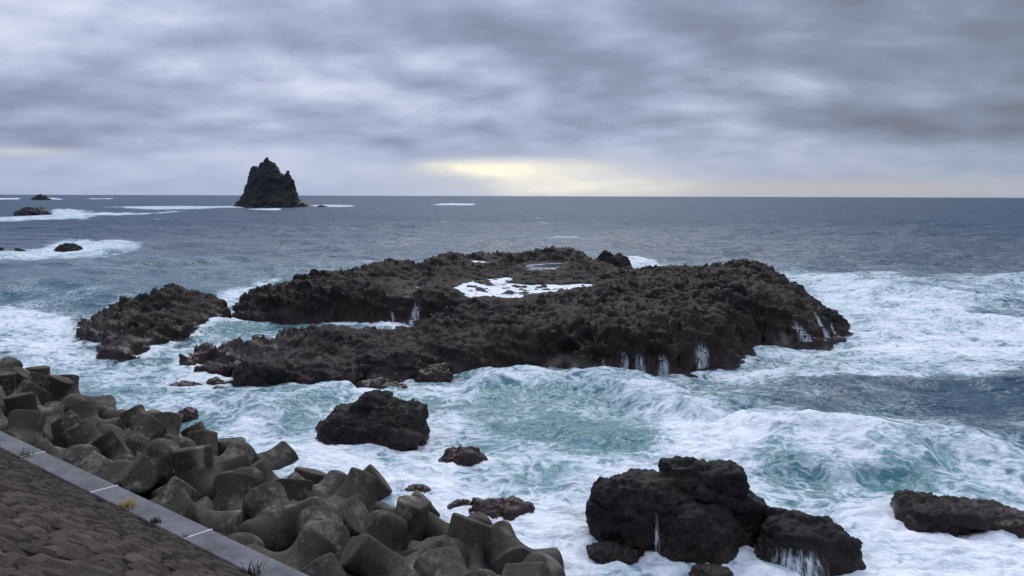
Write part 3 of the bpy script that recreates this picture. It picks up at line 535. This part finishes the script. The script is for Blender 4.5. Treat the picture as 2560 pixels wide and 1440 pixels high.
# ------------------------------------------------------------------ boulders
def rock(name, loc, prims, mat, label, cat="rock", h=0.07, k=0.25, amp=0.16, freq=1.0, seed=0, floor=-0.6, group=None, cells=0.10):
    ext = []
    for p in prims:
        r = max(p[2]) if p[0] != 'c' else max(p[3], p[4])
        for c in ([p[1]] if p[0] != 'c' else [p[1], p[2]]): ext.append([[c[i] - r for i in range(3)], [c[i] + r for i in range(3)]])
    ext = np.array(ext); lo = ext[:, 0].min(0) - 3 * h - amp; hi = ext[:, 1].max(0) + 3 * h + amp; lo[2] = max(lo[2], floor)
    g = [np.arange(lo[i], hi[i], h) for i in range(3)]; X, Y, Z = np.meshgrid(*g, indexing='ij'); D = None
    for p in prims:
        if p[0] == 'e': d = ell_sd(X, Y, Z, p[1], p[2], p[3] if len(p) > 3 else None)
        elif p[0] == 'b': d = box_sd(X, Y, Z, p[1], p[2], p[3] if len(p) > 3 else None)
        else: d = cone_sd(X, Y, Z, p[1], p[2], p[3], p[4])
        D = d if D is None else smin(D, d, k)
    q_ = np.stack([X.ravel(), Y.ravel(), Z.ravel()], 1) * freq + seed * 7.13
    D = D + (amp * 0.9 * fbm3(q_ * 0.55, 2)).reshape(D.shape)
    D[:, :, :2] = np.maximum(D[:, :, :2], h * 0.4)
    v, f = surface_nets(D, lo, h); n = normals(v, f); q_ = v * freq + seed * 7.13
    d1, d2, hc = worley3(q_ * 2.0 + 0.3 * fbm3(q_ * 1.5, 2)[:, None]); e1, e2, he = worley3(q_ * 4.8 + 3); f1, f2, hf = worley3(q_ * 0.95 + 5, 9)
    v = v + n * (amp * 1.5 * (hf - 0.5) * smooth(f2 - f1, 0, .10))[:, None]
    v = v + n * (amp * (0.45 * ridge3(q_ * 1.3, 4) - 0.25 + 0.16 * ridge3(q_ * 6.5, 2) - 0.12) + cells / freq * (np.clip(d2 - d1, 0, .5) * 1.0 + 0.55 * np.clip(e2 - e1, 0, .5) + 1.1 * (hc - 0.5) * smooth(d2 - d1, 0, .3) + 0.6 * (he - .5) * smooth(e2 - e1, 0, .3) - 0.3))[:, None]
    return add(name, mesh_from(name, v, f), mat, loc=loc, label=label, cat=cat, group=group)

rock("boulder", (-6.15, 37.2, -0.1), [('e', (-0.1, 0, 0.5), (2.2, 1.7, 1.35)), ('e', (0.4, 0, 1.15), (1.1, 1.0, 1.15)), ('e', (1.25, 0.1, 0.8), (1.05, 1.1, 1.15)), ('e', (-1.3, 0.2, 0.4), (1.0, 1.0, 0.8)), ('b', (0.6, -1.0, 0.3), (1.3, 0.7, 0.7), (0, 8, 10))],
     M_BOULD, "black domed boulder standing alone in the surf between blocks and reef", h=0.06, amp=0.24, seed=1, cells=0.14)
rock("boulder", (5.2, 26.0, -0.2), [('e', (-1.15, 0.3, 1.15), (1.5, 1.3, 1.2)), ('e', (-0.3, 0.4, 1.5), (1.2, 0.9, 0.95)), ('e', (0.55, -0.6, 0.7), (1.3, 1.1, 1.1)), ('e', (1.6, 0.1, 0.2), (0.9, 0.9, 0.85)),
     ('b', (0.95, 0.4, 2.22), (1.15, 0.7, 0.30), (4, -5, -6)), ('b', (0.2, 0.45, 2.35), (0.55, 0.5, 0.36), (0, 10, 14)), ('b', (1.55, 0.35, 1.45), (1.15, 0.75, 0.46), (8, 16, 12)), ('e', (0.4, 0.3, 1.4), (1.1, 0.9, 0.9))],
     M_BOULD, "largest black boulder in the white surf, with a slab jutting over its right side", h=0.05, k=0.12, amp=0.17, seed=2, cells=0.12)
rock("boulder", (9.0, 24.9, -0.38), [('e', (-0.2, 0, 0.5), (1.35, 1.1, 1.05)), ('b', (0.1, 0.1, 0.75), (1.2, 0.9, 0.62), (0, 4, -6)), ('e', (0.9, -0.2, 0.35), (0.75, 0.8, 0.85))],
     M_BOULD, "flat-topped black boulder right of the largest one, water sheeting down its face", h=0.05, amp=0.2, seed=3)
rock("boulder", (15.85, 27.7, -0.38), [('b', (-0.8, 0, 0.40), (1.7, 0.9, 0.55), (0, 5, -4)), ('e', (-1.7, 0, 0.45), (0.9, 0.8, 0.62)), ('b', (1.4, 0.1, 0.18), (1.8, 0.9, 0.52), (0, 7, -4))],
     M_BOULD, "long low black rock at the right edge of the surf", h=0.06, amp=0.22, seed=4)
small = [  # x, y, half width, half depth, height, weedy, label
 (-2.05, 33.2, 0.95, 0.7, 0.85, 1, "reddish weed-covered rock awash in front of the domed boulder"),
 (-3.75, 33.6, 0.42, 0.4, 0.33, 1, "tiny weedy rock awash left of the reddish rock"),
 (-1.9, 29.6, 0.36, 0.4, 0.42, 1, "small red-brown rock alone in white foam off the blocks"),
 (-0.35, 28.0, 0.98, 0.7, 0.72, 1, "wide red-brown weedy rock just beyond the end of the blocks"),
 (-1.55, 28.3, 0.55, 0.5, 0.45, 1, "low red-brown rock touching the left of the wide weedy rock"),
 (1.1, 29.0, 0.26, 0.3, 0.14, 1, "barely showing dark rock in foam left of the largest boulder"),
 (3.0, 25.0, 0.72, 0.5, 0.48, 0, "low dark rock in foam at the left foot of the largest boulder"),
 (3.75, 25.2, 0.55, 0.3, 0.22, 1, "thin flat weedy rock beside the largest boulder's left foot"),
 (5.75, 23.5, 0.60, 0.5, 0.42, 0, "brown rock top cut by the bottom edge under the largest boulder"),
 (-3.3, 29.6, 0.55, 0.5, 0.62, 1, "red-brown rock showing behind the rounded blocks"),
 (-15.9, 41.0, 0.5, 0.5, 0.5, 1, "weedy rock at the water beside the far blocks"),
 (-18.3, 51.5, 1.0, 0.8, 0.7, 0, "dark rock in foam left of the reef's near corner"),
 (-17.2, 48.6, 0.55, 0.5, 0.42, 1, "small wet rock in foam off the reef's near corner"),
 (-16.2, 46.4, 0.5, 0.45, 0.35, 1, "smallest wet rock nearest the blocks off the reef's corner"),
 (-18.6, 47.8, 0.8, 0.5, 0.25, 1, "flat awash rock left of the reef's near corner"),
 (-14.1, 48.7, 1.9, 1.4, 1.35, 0, "rounded dark rock at the reef's near left corner"),
 (-10.9, 48.8, 2.1, 1.3, 1.15, 0, "second rounded rock along the reef's near edge"),
 (-7.2, 47.5, 1.3, 0.8, 0.5, 1, "low red-brown rock in foam at the foot of the reef"),
 (-4.6, 50.0, 1.1, 0.8, 0.7, 1, "wet rock at the reef's foot right of the low red-brown one"),
 (-7.6, 51.4, 2.0, 1.5, 1.5, 0, "brown lump of rock above the low rocks on the reef's near side"),
 (25.3, 69.5, 1.8, 1.3, 1.7, 0, "pointed rock at the right tip of the reef"),
]
for i, (x, y, a, b, hh, wd_, lb) in enumerate(small):
    rs = random.Random(i + 40)
    pr = [('e', (0, 0, hh * 0.25), (a, b, hh * 0.8)), ('e', (a * rs.uniform(-.5, .1), 0, hh * 0.35), (a * .6, b * .8, hh * 0.68)), ('b', (a * rs.uniform(.1, .45), rs.uniform(-.2, .2) * b, hh * 0.3), (a * .55, b * .6, hh * .5), (rs.uniform(-15, 15), rs.uniform(-15, 15), rs.uniform(0, 60)))]
    rock("rock", (x, y, -0.05), pr, M_WEED if wd_ else M_BOULD, lb, h=max(0.035, a / 22), k=0.12, amp=min(0.28, a * 0.22), freq=1.0 / max(0.45, min(a, 1.3)), seed=10 + i, floor=-0.4, cells=0.12)
far_rocks = [(-243.5, 434.0, 8.6, 4, 4.2, "dark low rock in the far left surf"), (-957, 1740, 19, 8, 10.5, "distant rock on the left horizon line"),
             (-82.5, 159.0, 2.9, 2.0, 1.7, "flat rock ringed with white surf at mid left"), (-96.5, 160.0, 1.0, 1, 1.1, "small rock at the left picture edge in surf"), (-93.0, 160.5, 1.1, 1, .9, "small rock between the left edge and the flat surf-ringed rock"),
             (15.2, 131.0, 3.1, 1.6, 2.3, "rock behind the reef with water pouring off it"), (-175, 790, 5.0, 4, 2.0, "tiny rock at the right foot of the sea stack")]
for i, (x, y, a, b, hh, lb) in enumerate(far_rocks):
    pr = [('e', (0, 0, 0), (a, b, hh * .8)), ('e', (-a * .2, 0, hh * .2), (a * .5, b * .7, hh * .8)), ('e', (a * .4, 0, hh * .1), (a * .35, b * .6, hh * .7))]
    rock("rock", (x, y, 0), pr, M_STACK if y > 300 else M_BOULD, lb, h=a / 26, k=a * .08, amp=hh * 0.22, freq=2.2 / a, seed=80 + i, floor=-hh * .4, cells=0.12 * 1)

# ------------------------------------------------------------------ sea stack
def C(x0, z0, r0, x1, z1, r1, y0=0, y1=0): s = 0.386; return ('c', ((x0 - 665) * s, y0, z0 * s), ((x1 - 665) * s, y1, z1 * s), r0 * s, r1 * s)
rock("sea_stack", (-229, 806, 0), [C(643, 0, 46, 645, 55, 30), C(628, 30, 26, 634, 86, 9), C(655, 60, 28, 663, 121, 2), C(668, 50, 28, 674, 96, 12), C(690, 0, 44, 684, 62, 20), C(713, 8, 27, 713, 82, 5), C(612, -8, 30, 640, 5, 45), C(700, -4, 40, 766, -7, 9)],
     M_STACK, "tall dark pointed sea stack with a second smaller peak, rising near the horizon", "sea stack", h=0.8, k=2.2, amp=1.5, freq=0.11, seed=5, floor=-4, cells=0.15)

# ------------------------------------------------------------------ concrete wave-breaking blocks
def block_mesh(worn):
    h = 0.048; g = np.arange(-1.8, 1.8, h); X, Y, Z = np.meshgrid(g, g, g, indexing='ij')
    smax = lambda p_, q_, k: -smin(-p_, -q_, k)
    D = np.sqrt(X * X + Y * Y + Z * Z) - 0.55
    legs = ((0.86, 0, -0.51), (-0.86, 0, -0.51), (0, 0.86, 0.51), (0, -0.86, 0.51))
    for d in legs: D = smin(D, cone_sd(X, Y, Z, (0, 0, 0), tuple(c * 2.2 for c in d), 0.58, 0.76), 0.42)
    for (a_, b_, sg) in ((X, Z, -1), (Y, Z, 1)):                                   # flat inner sides of each pair of legs
        D = smax(D, np.minimum(-0.51 * a_ + sg * 0.86 * b_, 0.51 * a_ + sg * 0.86 * b_) - (0.30 if sg < 0 else 0.62), 0.05 if sg < 0 else 0.2 + worn)
    for d in legs: D = smax(D, X * d[0] + Y * d[1] + Z * d[2] - 1.52 - (0.1 if d[2] > 0 else 0) * worn, 0.06 + (worn if d[2] > 0 else 0.06 * worn))       # flat leg ends
    v, f = surface_nets(D, (g[0],) * 3, h)
    v = v + normals(v, f) * (0.008 * fbm3(v * 2.5, 3))[:, None]
    return mesh_from("wave_block", v, f)
BLKS = [block_mesh(0.0), block_mesh(0.5)]
for b_ in BLKS: b_.set_sharp_from_angle(angle=rad(34)); b_.materials.append(M_BLOCK)
rows = [  # t, z centre, s start, s end, step, row phrase
 (12.0, 1.45, 14.9, 45, 2.3, "row against the coping"), (13.6, 1.3, 13.2, 49, 2.3, "second row from the coping"),
 (15.2, 1.0, 13.0, 52, 2.3, "third row from the coping"), (16.8, 0.55, 13.6, 54, 2.3, "fourth row from the coping"), (18.3, 0.0, 15.6, 56, 2.45, "outermost row at the water")]
ordn = ["1st", "2nd", "3rd"] + ["%dth" % i for i in range(4, 30)]
for ri, (t_, z_, s0, s1, st_, ph) in enumerate(rows):
    s_ = s0; i = 0
    while s_ < s1:
        rs = random.Random(ri * 100 + i)
        o = bpy.data.objects.new("wave_block", BLKS[0 if rs.random() < 0.4 else 1]); COL.objects.link(o)
        o.location = shore(s_ + rs.uniform(-.35, .35), t_ + rs.uniform(-.25, .25), z_ + rs.uniform(-.4, .35)); o.scale = (0.92,) * 3
        if rs.random() < 0.6:      # one leg end turned towards the promenade
            az = math.atan2(-o.location.y, -o.location.x) + rs.uniform(-.9, .9); el_ = rs.uniform(-.25, .35)
            w_ = Vector((math.cos(az) * math.cos(el_), math.sin(az) * math.cos(el_), math.sin(el_)))
            q0 = Vector((0, 0.86, 0.51)).rotation_difference(w_)
            o.rotation_euler = (Matrix.Rotation(rs.uniform(0, 6.28), 3, w_) @ q0.to_matrix()).to_euler()
        else: o.rotation_euler = (rs.uniform(-.6, .6) + (math.pi if rs.random() < .3 else 0), rs.uniform(-.6, .6), rs.uniform(0, 6.28))
        o["label"] = "concrete wave-breaking block, %s from the picture's bottom in the %s" % (ordn[i], ph)
        o["category"] = "concrete block"; o["group"] = "wave-breaking blocks piled along the sea wall"
        s_ += st_; i += 1
# rubble bed under the blocks
ss = np.arange(4, 66, 0.5); ts = np.arange(10.6, 26, 0.35); S_, T_ = np.meshgrid(ss, ts, indexing='ij')
zb = np.interp(T_, [10.6, 11.5, 19, 22, 26], [1.3, 0.5, -0.9, -1.8, -2.6]) + 0.35 * fbm2(S_ * .9, T_ * .9, 4)
vb = np.stack([-CN * S_ + CS * T_, CS * S_ + CN * T_, zb], -1).reshape(-1, 3)
add("rubble_bed", mesh_from("rubble_bed", vb, grid_faces(len(ss), len(ts))[:, ::-1], False), M_BOULD, kind="structure")

# ------------------------------------------------------------------ concrete coping with white joints
def prism(name, pts_st, z0, z1, mat, parent, bev=0.02):
    bm = bmesh.new(); lo = [bm.verts.new(shore(s, t, z0)) for s, t in pts_st]; hi = [bm.verts.new(shore(s, t, z1)) for s, t in pts_st]
    n = len(lo); bm.faces.new(lo[::-1]); bm.faces.new(hi)
    for i in range(n): bm.faces.new((lo[i], lo[(i + 1) % n], hi[(i + 1) % n], hi[i]))
    bmesh.ops.recalc_face_normals(bm, faces=bm.faces[:])
    if bev: bmesh.ops.bevel(bm, geom=bm.edges[:], offset=bev, segments=2, affect='EDGES')
    me = bpy.data.meshes.new(name); bm.to_mesh(me); bm.free()
    return add(name, me, mat, parent)
cope = add("concrete_coping", None, None, loc=None, label="smooth grey concrete coping between the stone slope and the blocks, with white joints", cat="coping")
for kx in range(-2, 6):
    a = 18.9 + 5.0 * kx
    prism("slab", [(a + 0.025, 10.13), (a + 4.975, 10.13), (a + 4.975, 10.90), (a + 0.025, 10.90)], 1.2, 2.70 + random.Random(kx).uniform(-.008, .008), M_COPE, cope)
    prism("joint", [(a - 0.022, 10.14), (a + 0.022, 10.14), (a + 0.022, 10.905), (a - 0.022, 10.905)], 1.3, 2.712, M_JOINT, cope, 0)

# ------------------------------------------------------------------ stone revetment
def slope_pt(s, t, up=0.0):
    p = shore(s, t, 2.62 + (10.12 - t) / 1.5); n = Vector((CS * 0.5547, CN * 0.5547, 0.83205)); return p + n * up
rev = add("stone_revetment", None, None, label="sloping sea wall of dark reddish brown stones at the lower left", cat="sea wall")
bm = bmesh.new(); bm.faces.new([bm.verts.new(slope_pt(s, t, -0.06)) for s, t in ((2, 10.12), (45, 10.12), (45, 0.2), (2, 0.2))])
bmesh.ops.recalc_face_normals(bm, faces=bm.faces[:])
me = bpy.data.meshes.new("joint_bed"); bm.to_mesh(me); bm.free(); add("joint_bed", me, M_BED, rev)
ang = rad(9); ca, sa = math.cos(ang), math.sin(ang)
rs = random.Random(5); npr = np.random.RandomState(5)
wid = 0.46; row = 0; a0 = 2.0; stones = []
cnt_st = 0
while a0 < 36:
    wrow = wid * rs.uniform(0.88, 1.1); b0 = 0.5 - rs.uniform(0, 1.0)
    while b0 < 14:
        ln = rs.uniform(0.42, 0.85)
        # stone centre in wall coordinates: a along the wall, b down the slope
        sc_ = a0 + wrow / 2 - (b0 + ln / 2 - 6) * sa; tc_ = 0.4 + (b0 + ln / 2) * ca * 0.832
        far_ok = (tc_ < 9.95 and tc_ > 0.5 and sc_ > 6.0 and sc_ < 30 and tc_ > 0.30 * sc_ - 0.6)
        if far_ok:
            N_ = 5; vs_ = []; j = [[rs.uniform(-.04, .04) for _ in range(2)] for _ in range(4)]
            rot = rs.uniform(-.03, .03); th = rs.uniform(0.0, 0.05); tilt = (rs.uniform(-.022, .022), rs.uniform(-.02, .02))
            for iu in range(N_):
                for iv in range(N_):
                    u = iu / (N_ - 1); w = iv / (N_ - 1); uu = (u - .5) * 2; ww = (w - .5) * 2
                    jx = sum(j[k_][0] * c_ for k_, c_ in enumerate(((1 - u) * (1 - w), u * (1 - w), (1 - u) * w, u * w))); jy = sum(j[k_][1] * c_ for k_, c_ in enumerate(((1 - u) * (1 - w), u * (1 - w), (1 - u) * w, u * w)))
                    rr_ = 1 - 0.10 * (abs(uu) * abs(ww)) ** 2
                    da = (uu * rr_ * (wrow / 2 - 0.03)) + jx; db = (ww * rr_ * (ln / 2 - 0.03)) + jy
                    edge = max(abs(uu), abs(ww)); up = th + 0.05 * (1 - edge ** 3) + tilt[0] * uu + tilt[1] * ww + (rs.uniform(-.018, .018) if edge < 1 else -0.04)
                    da, db = da * math.cos(rot) - db * math.sin(rot), da * math.sin(rot) + db * math.cos(rot)
                    p = slope_pt(sc_ + da - db * sa, min(tc_ + db * ca * 0.832, 10.1), up); vs_.append(p)
            fs = grid_faces(N_, N_).tolist(); border = [i_ * N_ for i_ in range(N_)] + [(N_ - 1) * N_ + i_ for i_ in range(1, N_)] + [i_ * N_ + N_ - 1 for i_ in range(N_ - 2, -1, -1)] + [i_ for i_ in range(N_ - 2, 0, -1)]
            nrm = Vector((CS * 0.5547, CN * 0.5547, 0.83205)); b_ = len(vs_)
            for q_ in border: vs_.append(vs_[q_] - nrm * 0.16)
            nb = len(border)
            for i_ in range(nb): fs.append([border[i_], b_ + i_, b_ + (i_ + 1) % nb, border[(i_ + 1) % nb]])
            stones.append((min((p - Vector((0, 0, 11))).length for p in vs_[:1]), np.array([tuple(p) for p in vs_]), np.array(fs))); cnt_st += 1
        b0 += ln
    a0 += wrow; row += 1
stones.sort(key=lambda q_: q_[0]); print("stones", cnt_st)
def flip_fix(me):
    bmm = bmesh.new(); bmm.from_mesh(me); bmesh.ops.recalc_face_normals(bmm, faces=bmm.faces[:]); bmm.to_mesh(me); bmm.free(); return me
for _, v_, f_ in stones[:300]: add("stone", flip_fix(mesh_from("stone", v_, f_, False)), M_STONE, rev)
if len(stones) > 300:
    VV = []; FF_ = []; nn = 0
    for _, v_, f_ in stones[300:]: VV.append(v_); FF_.append(f_ + nn); nn += len(v_)
    add("stone_courses", flip_fix(mesh_from("stone_courses", np.concatenate(VV), np.concatenate(FF_), False)), M_STONE, rev, kind="stuff")

# promenade behind the crest, under the camera
bm = bmesh.new(); bm.faces.new([bm.verts.new(shore(s, t, 9.25)) for s, t in ((-40, 0.2), (60, 0.2), (60, -12), (-40, -12))]); bmesh.ops.recalc_face_normals(bm, faces=bm.faces[:])
me = bpy.data.meshes.new("promenade"); bm.to_mesh(me); bm.free(); add("promenade", me, M_PAVE, kind="structure")

# unseen hill, added to block sky light from behind the camera
sh = np.linspace(-70, 90, 60); th_ = np.linspace(-12, -60, 24); S_, T_ = np.meshgrid(sh, th_, indexing='ij')
zh = 9.2 + np.maximum(-12 - T_, 0) * 0.85 + 2.5 * fbm2(S_ * .07, T_ * .07, 4) * smooth(-T_, 12, 18)
vh = np.stack([-CN * S_ + CS * T_, CS * S_ + CN * T_, zh], -1).reshape(-1, 3)
add("added_shade_hill", mesh_from("added_shade_hill", vh, grid_faces(len(sh), len(th_)), True), M_SHADE_HILL, kind="structure")

# ------------------------------------------------------------------ weeds growing along the coping
def tuft(s, t, z, n, hgt, spread, mat, label, seed, cat="weed"):
    rs = random.Random(seed); V = []; Fq = []
    for k_ in range(n):
        az = rs.uniform(0, 6.28); ln = hgt * rs.uniform(.5, 1); sp = spread * rs.uniform(.2, 1); bx, by = rs.gauss(0, spread * .3), rs.gauss(0, spread * .3); w = 0.008 + hgt * 0.02
        px, py = -math.sin(az) * w, math.cos(az) * w; b_ = len(V)
        for q_ in range(4):
            f_ = q_ / 3; x = bx + math.cos(az) * sp * f_ ** 1.6; y = by + math.sin(az) * sp * f_ ** 1.6; zz = ln * (f_ - .35 * f_ * f_); ww = 1 - f_ * .9
            V += [(x + px * ww, y + py * ww, zz), (x - px * ww, y - py * ww, zz)]
        for q_ in range(3): Fq.append([b_ + 2 * q_, b_ + 2 * q_ + 1, b_ + 2 * q_ + 3, b_ + 2 * q_ + 2])
    add("weed", mesh_from("weed", np.array(V), np.array(Fq)), mat, loc=shore(s, t, z), label=label, cat=cat)
tuft(22.0, 10.28, 2.7, 70, 0.34, 0.34, M_STRAW, "straw-yellow grass tuft on the edge of the coping", 1, "grass tuft")
tuft(20.4, 10.22, 2.7, 50, 0.25, 0.18, M_DKWEED, "dark green-brown weed on the coping beside the straw-yellow tuft", 2)
tuft(15.9, 10.15, 2.7, 16, 0.62, 0.30, M_DKWEED, "thin leafless brown weed at the coping's bottom end", 3)
tuft(29.0, 10.3, 2.7, 40, 0.3, 0.6, M_DKWEED, "dark twiggy weed on the coping near the left picture edge", 4)
tuft(18.95, 10.2, 2.7, 24, 0.10, 0.1, M_DKWEED, "small scrap of weed at the nearer white joint", 5)

# ------------------------------------------------------------------ water running off the rocks
from mathutils.bvhtree import BVHTree
def bvh(objs):
    V = []; F_ = []
    for o in objs:
        me = o.data; n = len(me.vertices); v = np.zeros(n * 3, np.float32); me.vertices.foreach_get("co", v); v = v.reshape(-1, 3) + np.array(o.location, np.float32)
        f = np.zeros(len(me.polygons) * 4, np.int32); me.polygons.foreach_get("vertices", f)
        F_ += (f.reshape(-1, 4) + len(V)).tolist(); V += v.tolist()
    return BVHTree.FromPolygons(V, F_)
ROCKS = [o for o in COL.objects if o.type == 'MESH' and (o.name.startswith(("rock_reef", "boulder", "rock")) and o.location.y < 140 and not o.name.startswith("rock_islet"))]
TREE = bvh(ROCKS)
def ribbons(strands, label, seed):
    """strands: lists of (point, width); each a narrow folded sheet of falling water"""
    V = []; F_ = []
    for st in strands:
        b_ = len(V)
        for p, w in st:
            V += [(p[0] - w, p[1] + w * .4, p[2]), (p[0], p[1] - w * .5, p[2]), (p[0] + w, p[1] + w * .4, p[2])]
        for i_ in range(len(st) - 1):
            for k_ in (0, 1): F_.append([b_ + 3 * i_ + k_, b_ + 3 * i_ + k_ + 1, b_ + 3 * i_ + k_ + 4, b_ + 3 * i_ + k_ + 3])
    if F_: add("waterfall", mesh_from("waterfall", np.array(V), np.array(F_), True, {"edge": np.ones(len(V))}), M_FALL, label=label, cat="waterfall", group="water running off the rocks")
def face_fall(xs, y0, ztop, w, label, seed, zbot=0.0, lean=0.0):
    rs = random.Random(seed); x0, x1 = min(xs) - w * 1.5, max(xs) + w * 1.5; nc = max(5, int((x1 - x0) / 0.05)); nr = 16; V = []; ed = []
    prev = None
    for r_ in range(nr):
        f_ = r_ / (nr - 1); z = ztop + (zbot - ztop) * f_; cur = []
        for c_ in range(nc):
            u = c_ / (nc - 1); x = x0 + (x1 - x0) * u + lean * (ztop - z) + (u - .5) * (x1 - x0) * 0.35 * f_
            hit = TREE.ray_cast(Vector((x, y0, z + 0.02)), Vector((0, 1, 0)), 40)
            y = hit[0].y - 0.05 if hit[0] else (prev[c_] if prev else y0 + 4)
            if prev: y = min(y, prev[c_] + 0.01)
            cur.append(y); V.append((x, y, z)); ed.append(min(1, 3.2 * u, 3.2 * (1 - u)) * min(1, 0.35 + 1.6 * f_))
        prev = cur
    me = mesh_from("waterfall", np.array(V), grid_faces(nr, nc), True, {"edge": ed})
    add("waterfall", me, M_FALL, label=label, cat="waterfall", group="water running off the rocks")
def course(pts, n, w, spread, label, seed):
    rs = random.Random(seed); out = []
    for k_ in range(n):
        off = rs.gauss(0, spread); st = []
        for a_, b_ in zip(pts[:-1], pts[1:]):
            for i_ in range(8):
                f_ = i_ / 8; x = a_[0] + (b_[0] - a_[0]) * f_ + off + rs.uniform(-.06, .06); y = a_[1] + (b_[1] - a_[1]) * f_
                hit = TREE.ray_cast(Vector((x, y, 9)), Vector((0, 0, -1)), 12); z = max(hit[0].z if hit[0] else 0, 0) + 0.07
                if st: z = min(z, st[-1][0][2] + 0.12)
                st.append(((x, y, z), w * rs.uniform(.5, 1.3)))
        out.append(st)
    ribbons(out, label, seed)
face_fall([5.09, 5.21],47.8,0.75,0.05,"small spout at the left of the reef's dripping near face",1,lean=0)
face_fall([5.68, 5.78],47.81,1.0,0.05,"single thin fall left of the brightest fall on the reef's near face",2,lean=0)
face_fall([6.82, 6.95, 7.09, 7.24],47.82,1.35,0.05,'faint curtain of trickles just left of the brightest fall',3,lean=0)
face_fall([7.52, 7.61, 7.69, 7.89, 8.04, 8.14],47.83,1.35,0.065,"brightest white fall on the reef's near face",4,lean=0.15)
face_fall([11.9, 12.03, 12.19, 12.35, 12.87],50.77,1.5,0.05,"thin trickles on the reef's near face right of the brightest fall",5,lean=0)
face_fall([9.09, 9.34, 9.72],48.82,1.2,0.035,'faint trickles between the brightest fall and the trickles to its right',9,lean=0)
face_fall([21.34, 21.49, 21.67, 21.85, 22.04, 22.22],59.61,1.5,0.08,"bright fall down the corner near the reef's right tip",6,lean=0.5)
face_fall([23.97, 24.1, 24.28],61.47,2.2,0.06,"thin long fall next to the reef's right tip",7,lean=0.3)
face_fall([25.43, 25.56],62.63,1.1,0.06,"short fall at the reef's right tip",8,lean=0.3)
face_fall([4.41, 4.44, 4.48],20.89,1.35,0.03,'thin stream running down the largest boulder',10,lean=-0.02)
face_fall([7.62, 7.71, 7.85, 7.97, 8.11, 8.27, 8.42, 8.57, 8.71, 8.86, 9.04],20.22,0.75,0.045,"sheet of white water down the flat-topped boulder's face",12,lean=0.1)
face_fall([-8.62, -8.35, -8.08, -7.82],66.47,2.0,0.12,'white cascade pouring from the small pool into the lagoon',20,lean=0)
face_fall([-10.74, -10.6, -10.39],69.59,1.1,0.08,'thinner trickle left of the white cascade',21,lean=0.3)
course([(13.34, 120.8), (15.57, 129.78), (16.85, 132.61)],5,0.12,0.5,'white water pouring off the rock behind the reef',22)

# ------------------------------------------------------------------ mist thrown up by the surf
def mist(name, loc, size, rotz, dens, label, seed):
    bm = bmesh.new(); bmesh.ops.create_icosphere(bm, subdivisions=3, radius=1.0); me = bpy.data.meshes.new(name); bm.to_mesh(me); bm.free()
    m = bpy.data.materials.new("mist_" + str(seed)); m.use_nodes = True; t = m.node_tree; t.nodes.clear()
    ob = nd(t, 'ShaderNodeTexCoord').outputs['Object']; pos = nd(t, 'ShaderNodeNewGeometry').outputs['Position']
    r2 = nd(t, 'ShaderNodeVectorMath', {0: ob}, operation='LENGTH').outputs['Value']
    n = noise(t, vadd(t, pos, (seed, seed * 2, 0)), 1.3, 4, 0.6)
    d = mth(t, 'MULTIPLY', mth(t, 'MULTIPLY', sstep(t, mth(t, 'SUBTRACT', 1.0, r2), 0.0, 0.9), sstep(t, n, 0.38, 0.66)), dens)
    pv = nd(t, 'ShaderNodeVolumePrincipled', {'Color': (0.95, 0.97, 1.0, 1), 'Density': d, 'Anisotropy': 0.3})
    t.links.new(pv.outputs[0], nd(t, 'ShaderNodeOutputMaterial').inputs['Volume'])
    o = add(name, me, m, loc=loc, label=label, cat="spray", group="spray off the breaking waves"); o.scale = size; o.rotation_euler = (0, 0, rotz)
mist('spray_cloud',(3.42,51.19,0.35),(2.00,0.9,1.3),-0.279,0.55,"white spray thrown up at the foot of the reef's near face",1)
mist('spray_cloud',(9.32,42.05,0.35),(5.25,1.1,1.0),-0.942,0.35,'pale mist blowing off the crest of the breaking wave',2)
mist('spray_cloud',(20.49,62.91,0.35),(1.32,0.6,0.8),-0.533,0.6,"spray at the corner near the reef's right tip",3)
mist('spray_cloud',(12.79,28.02,0.35),(1.35,0.5,0.8),0.733,0.6,'spray bursting at the left end of the long low rock',4)
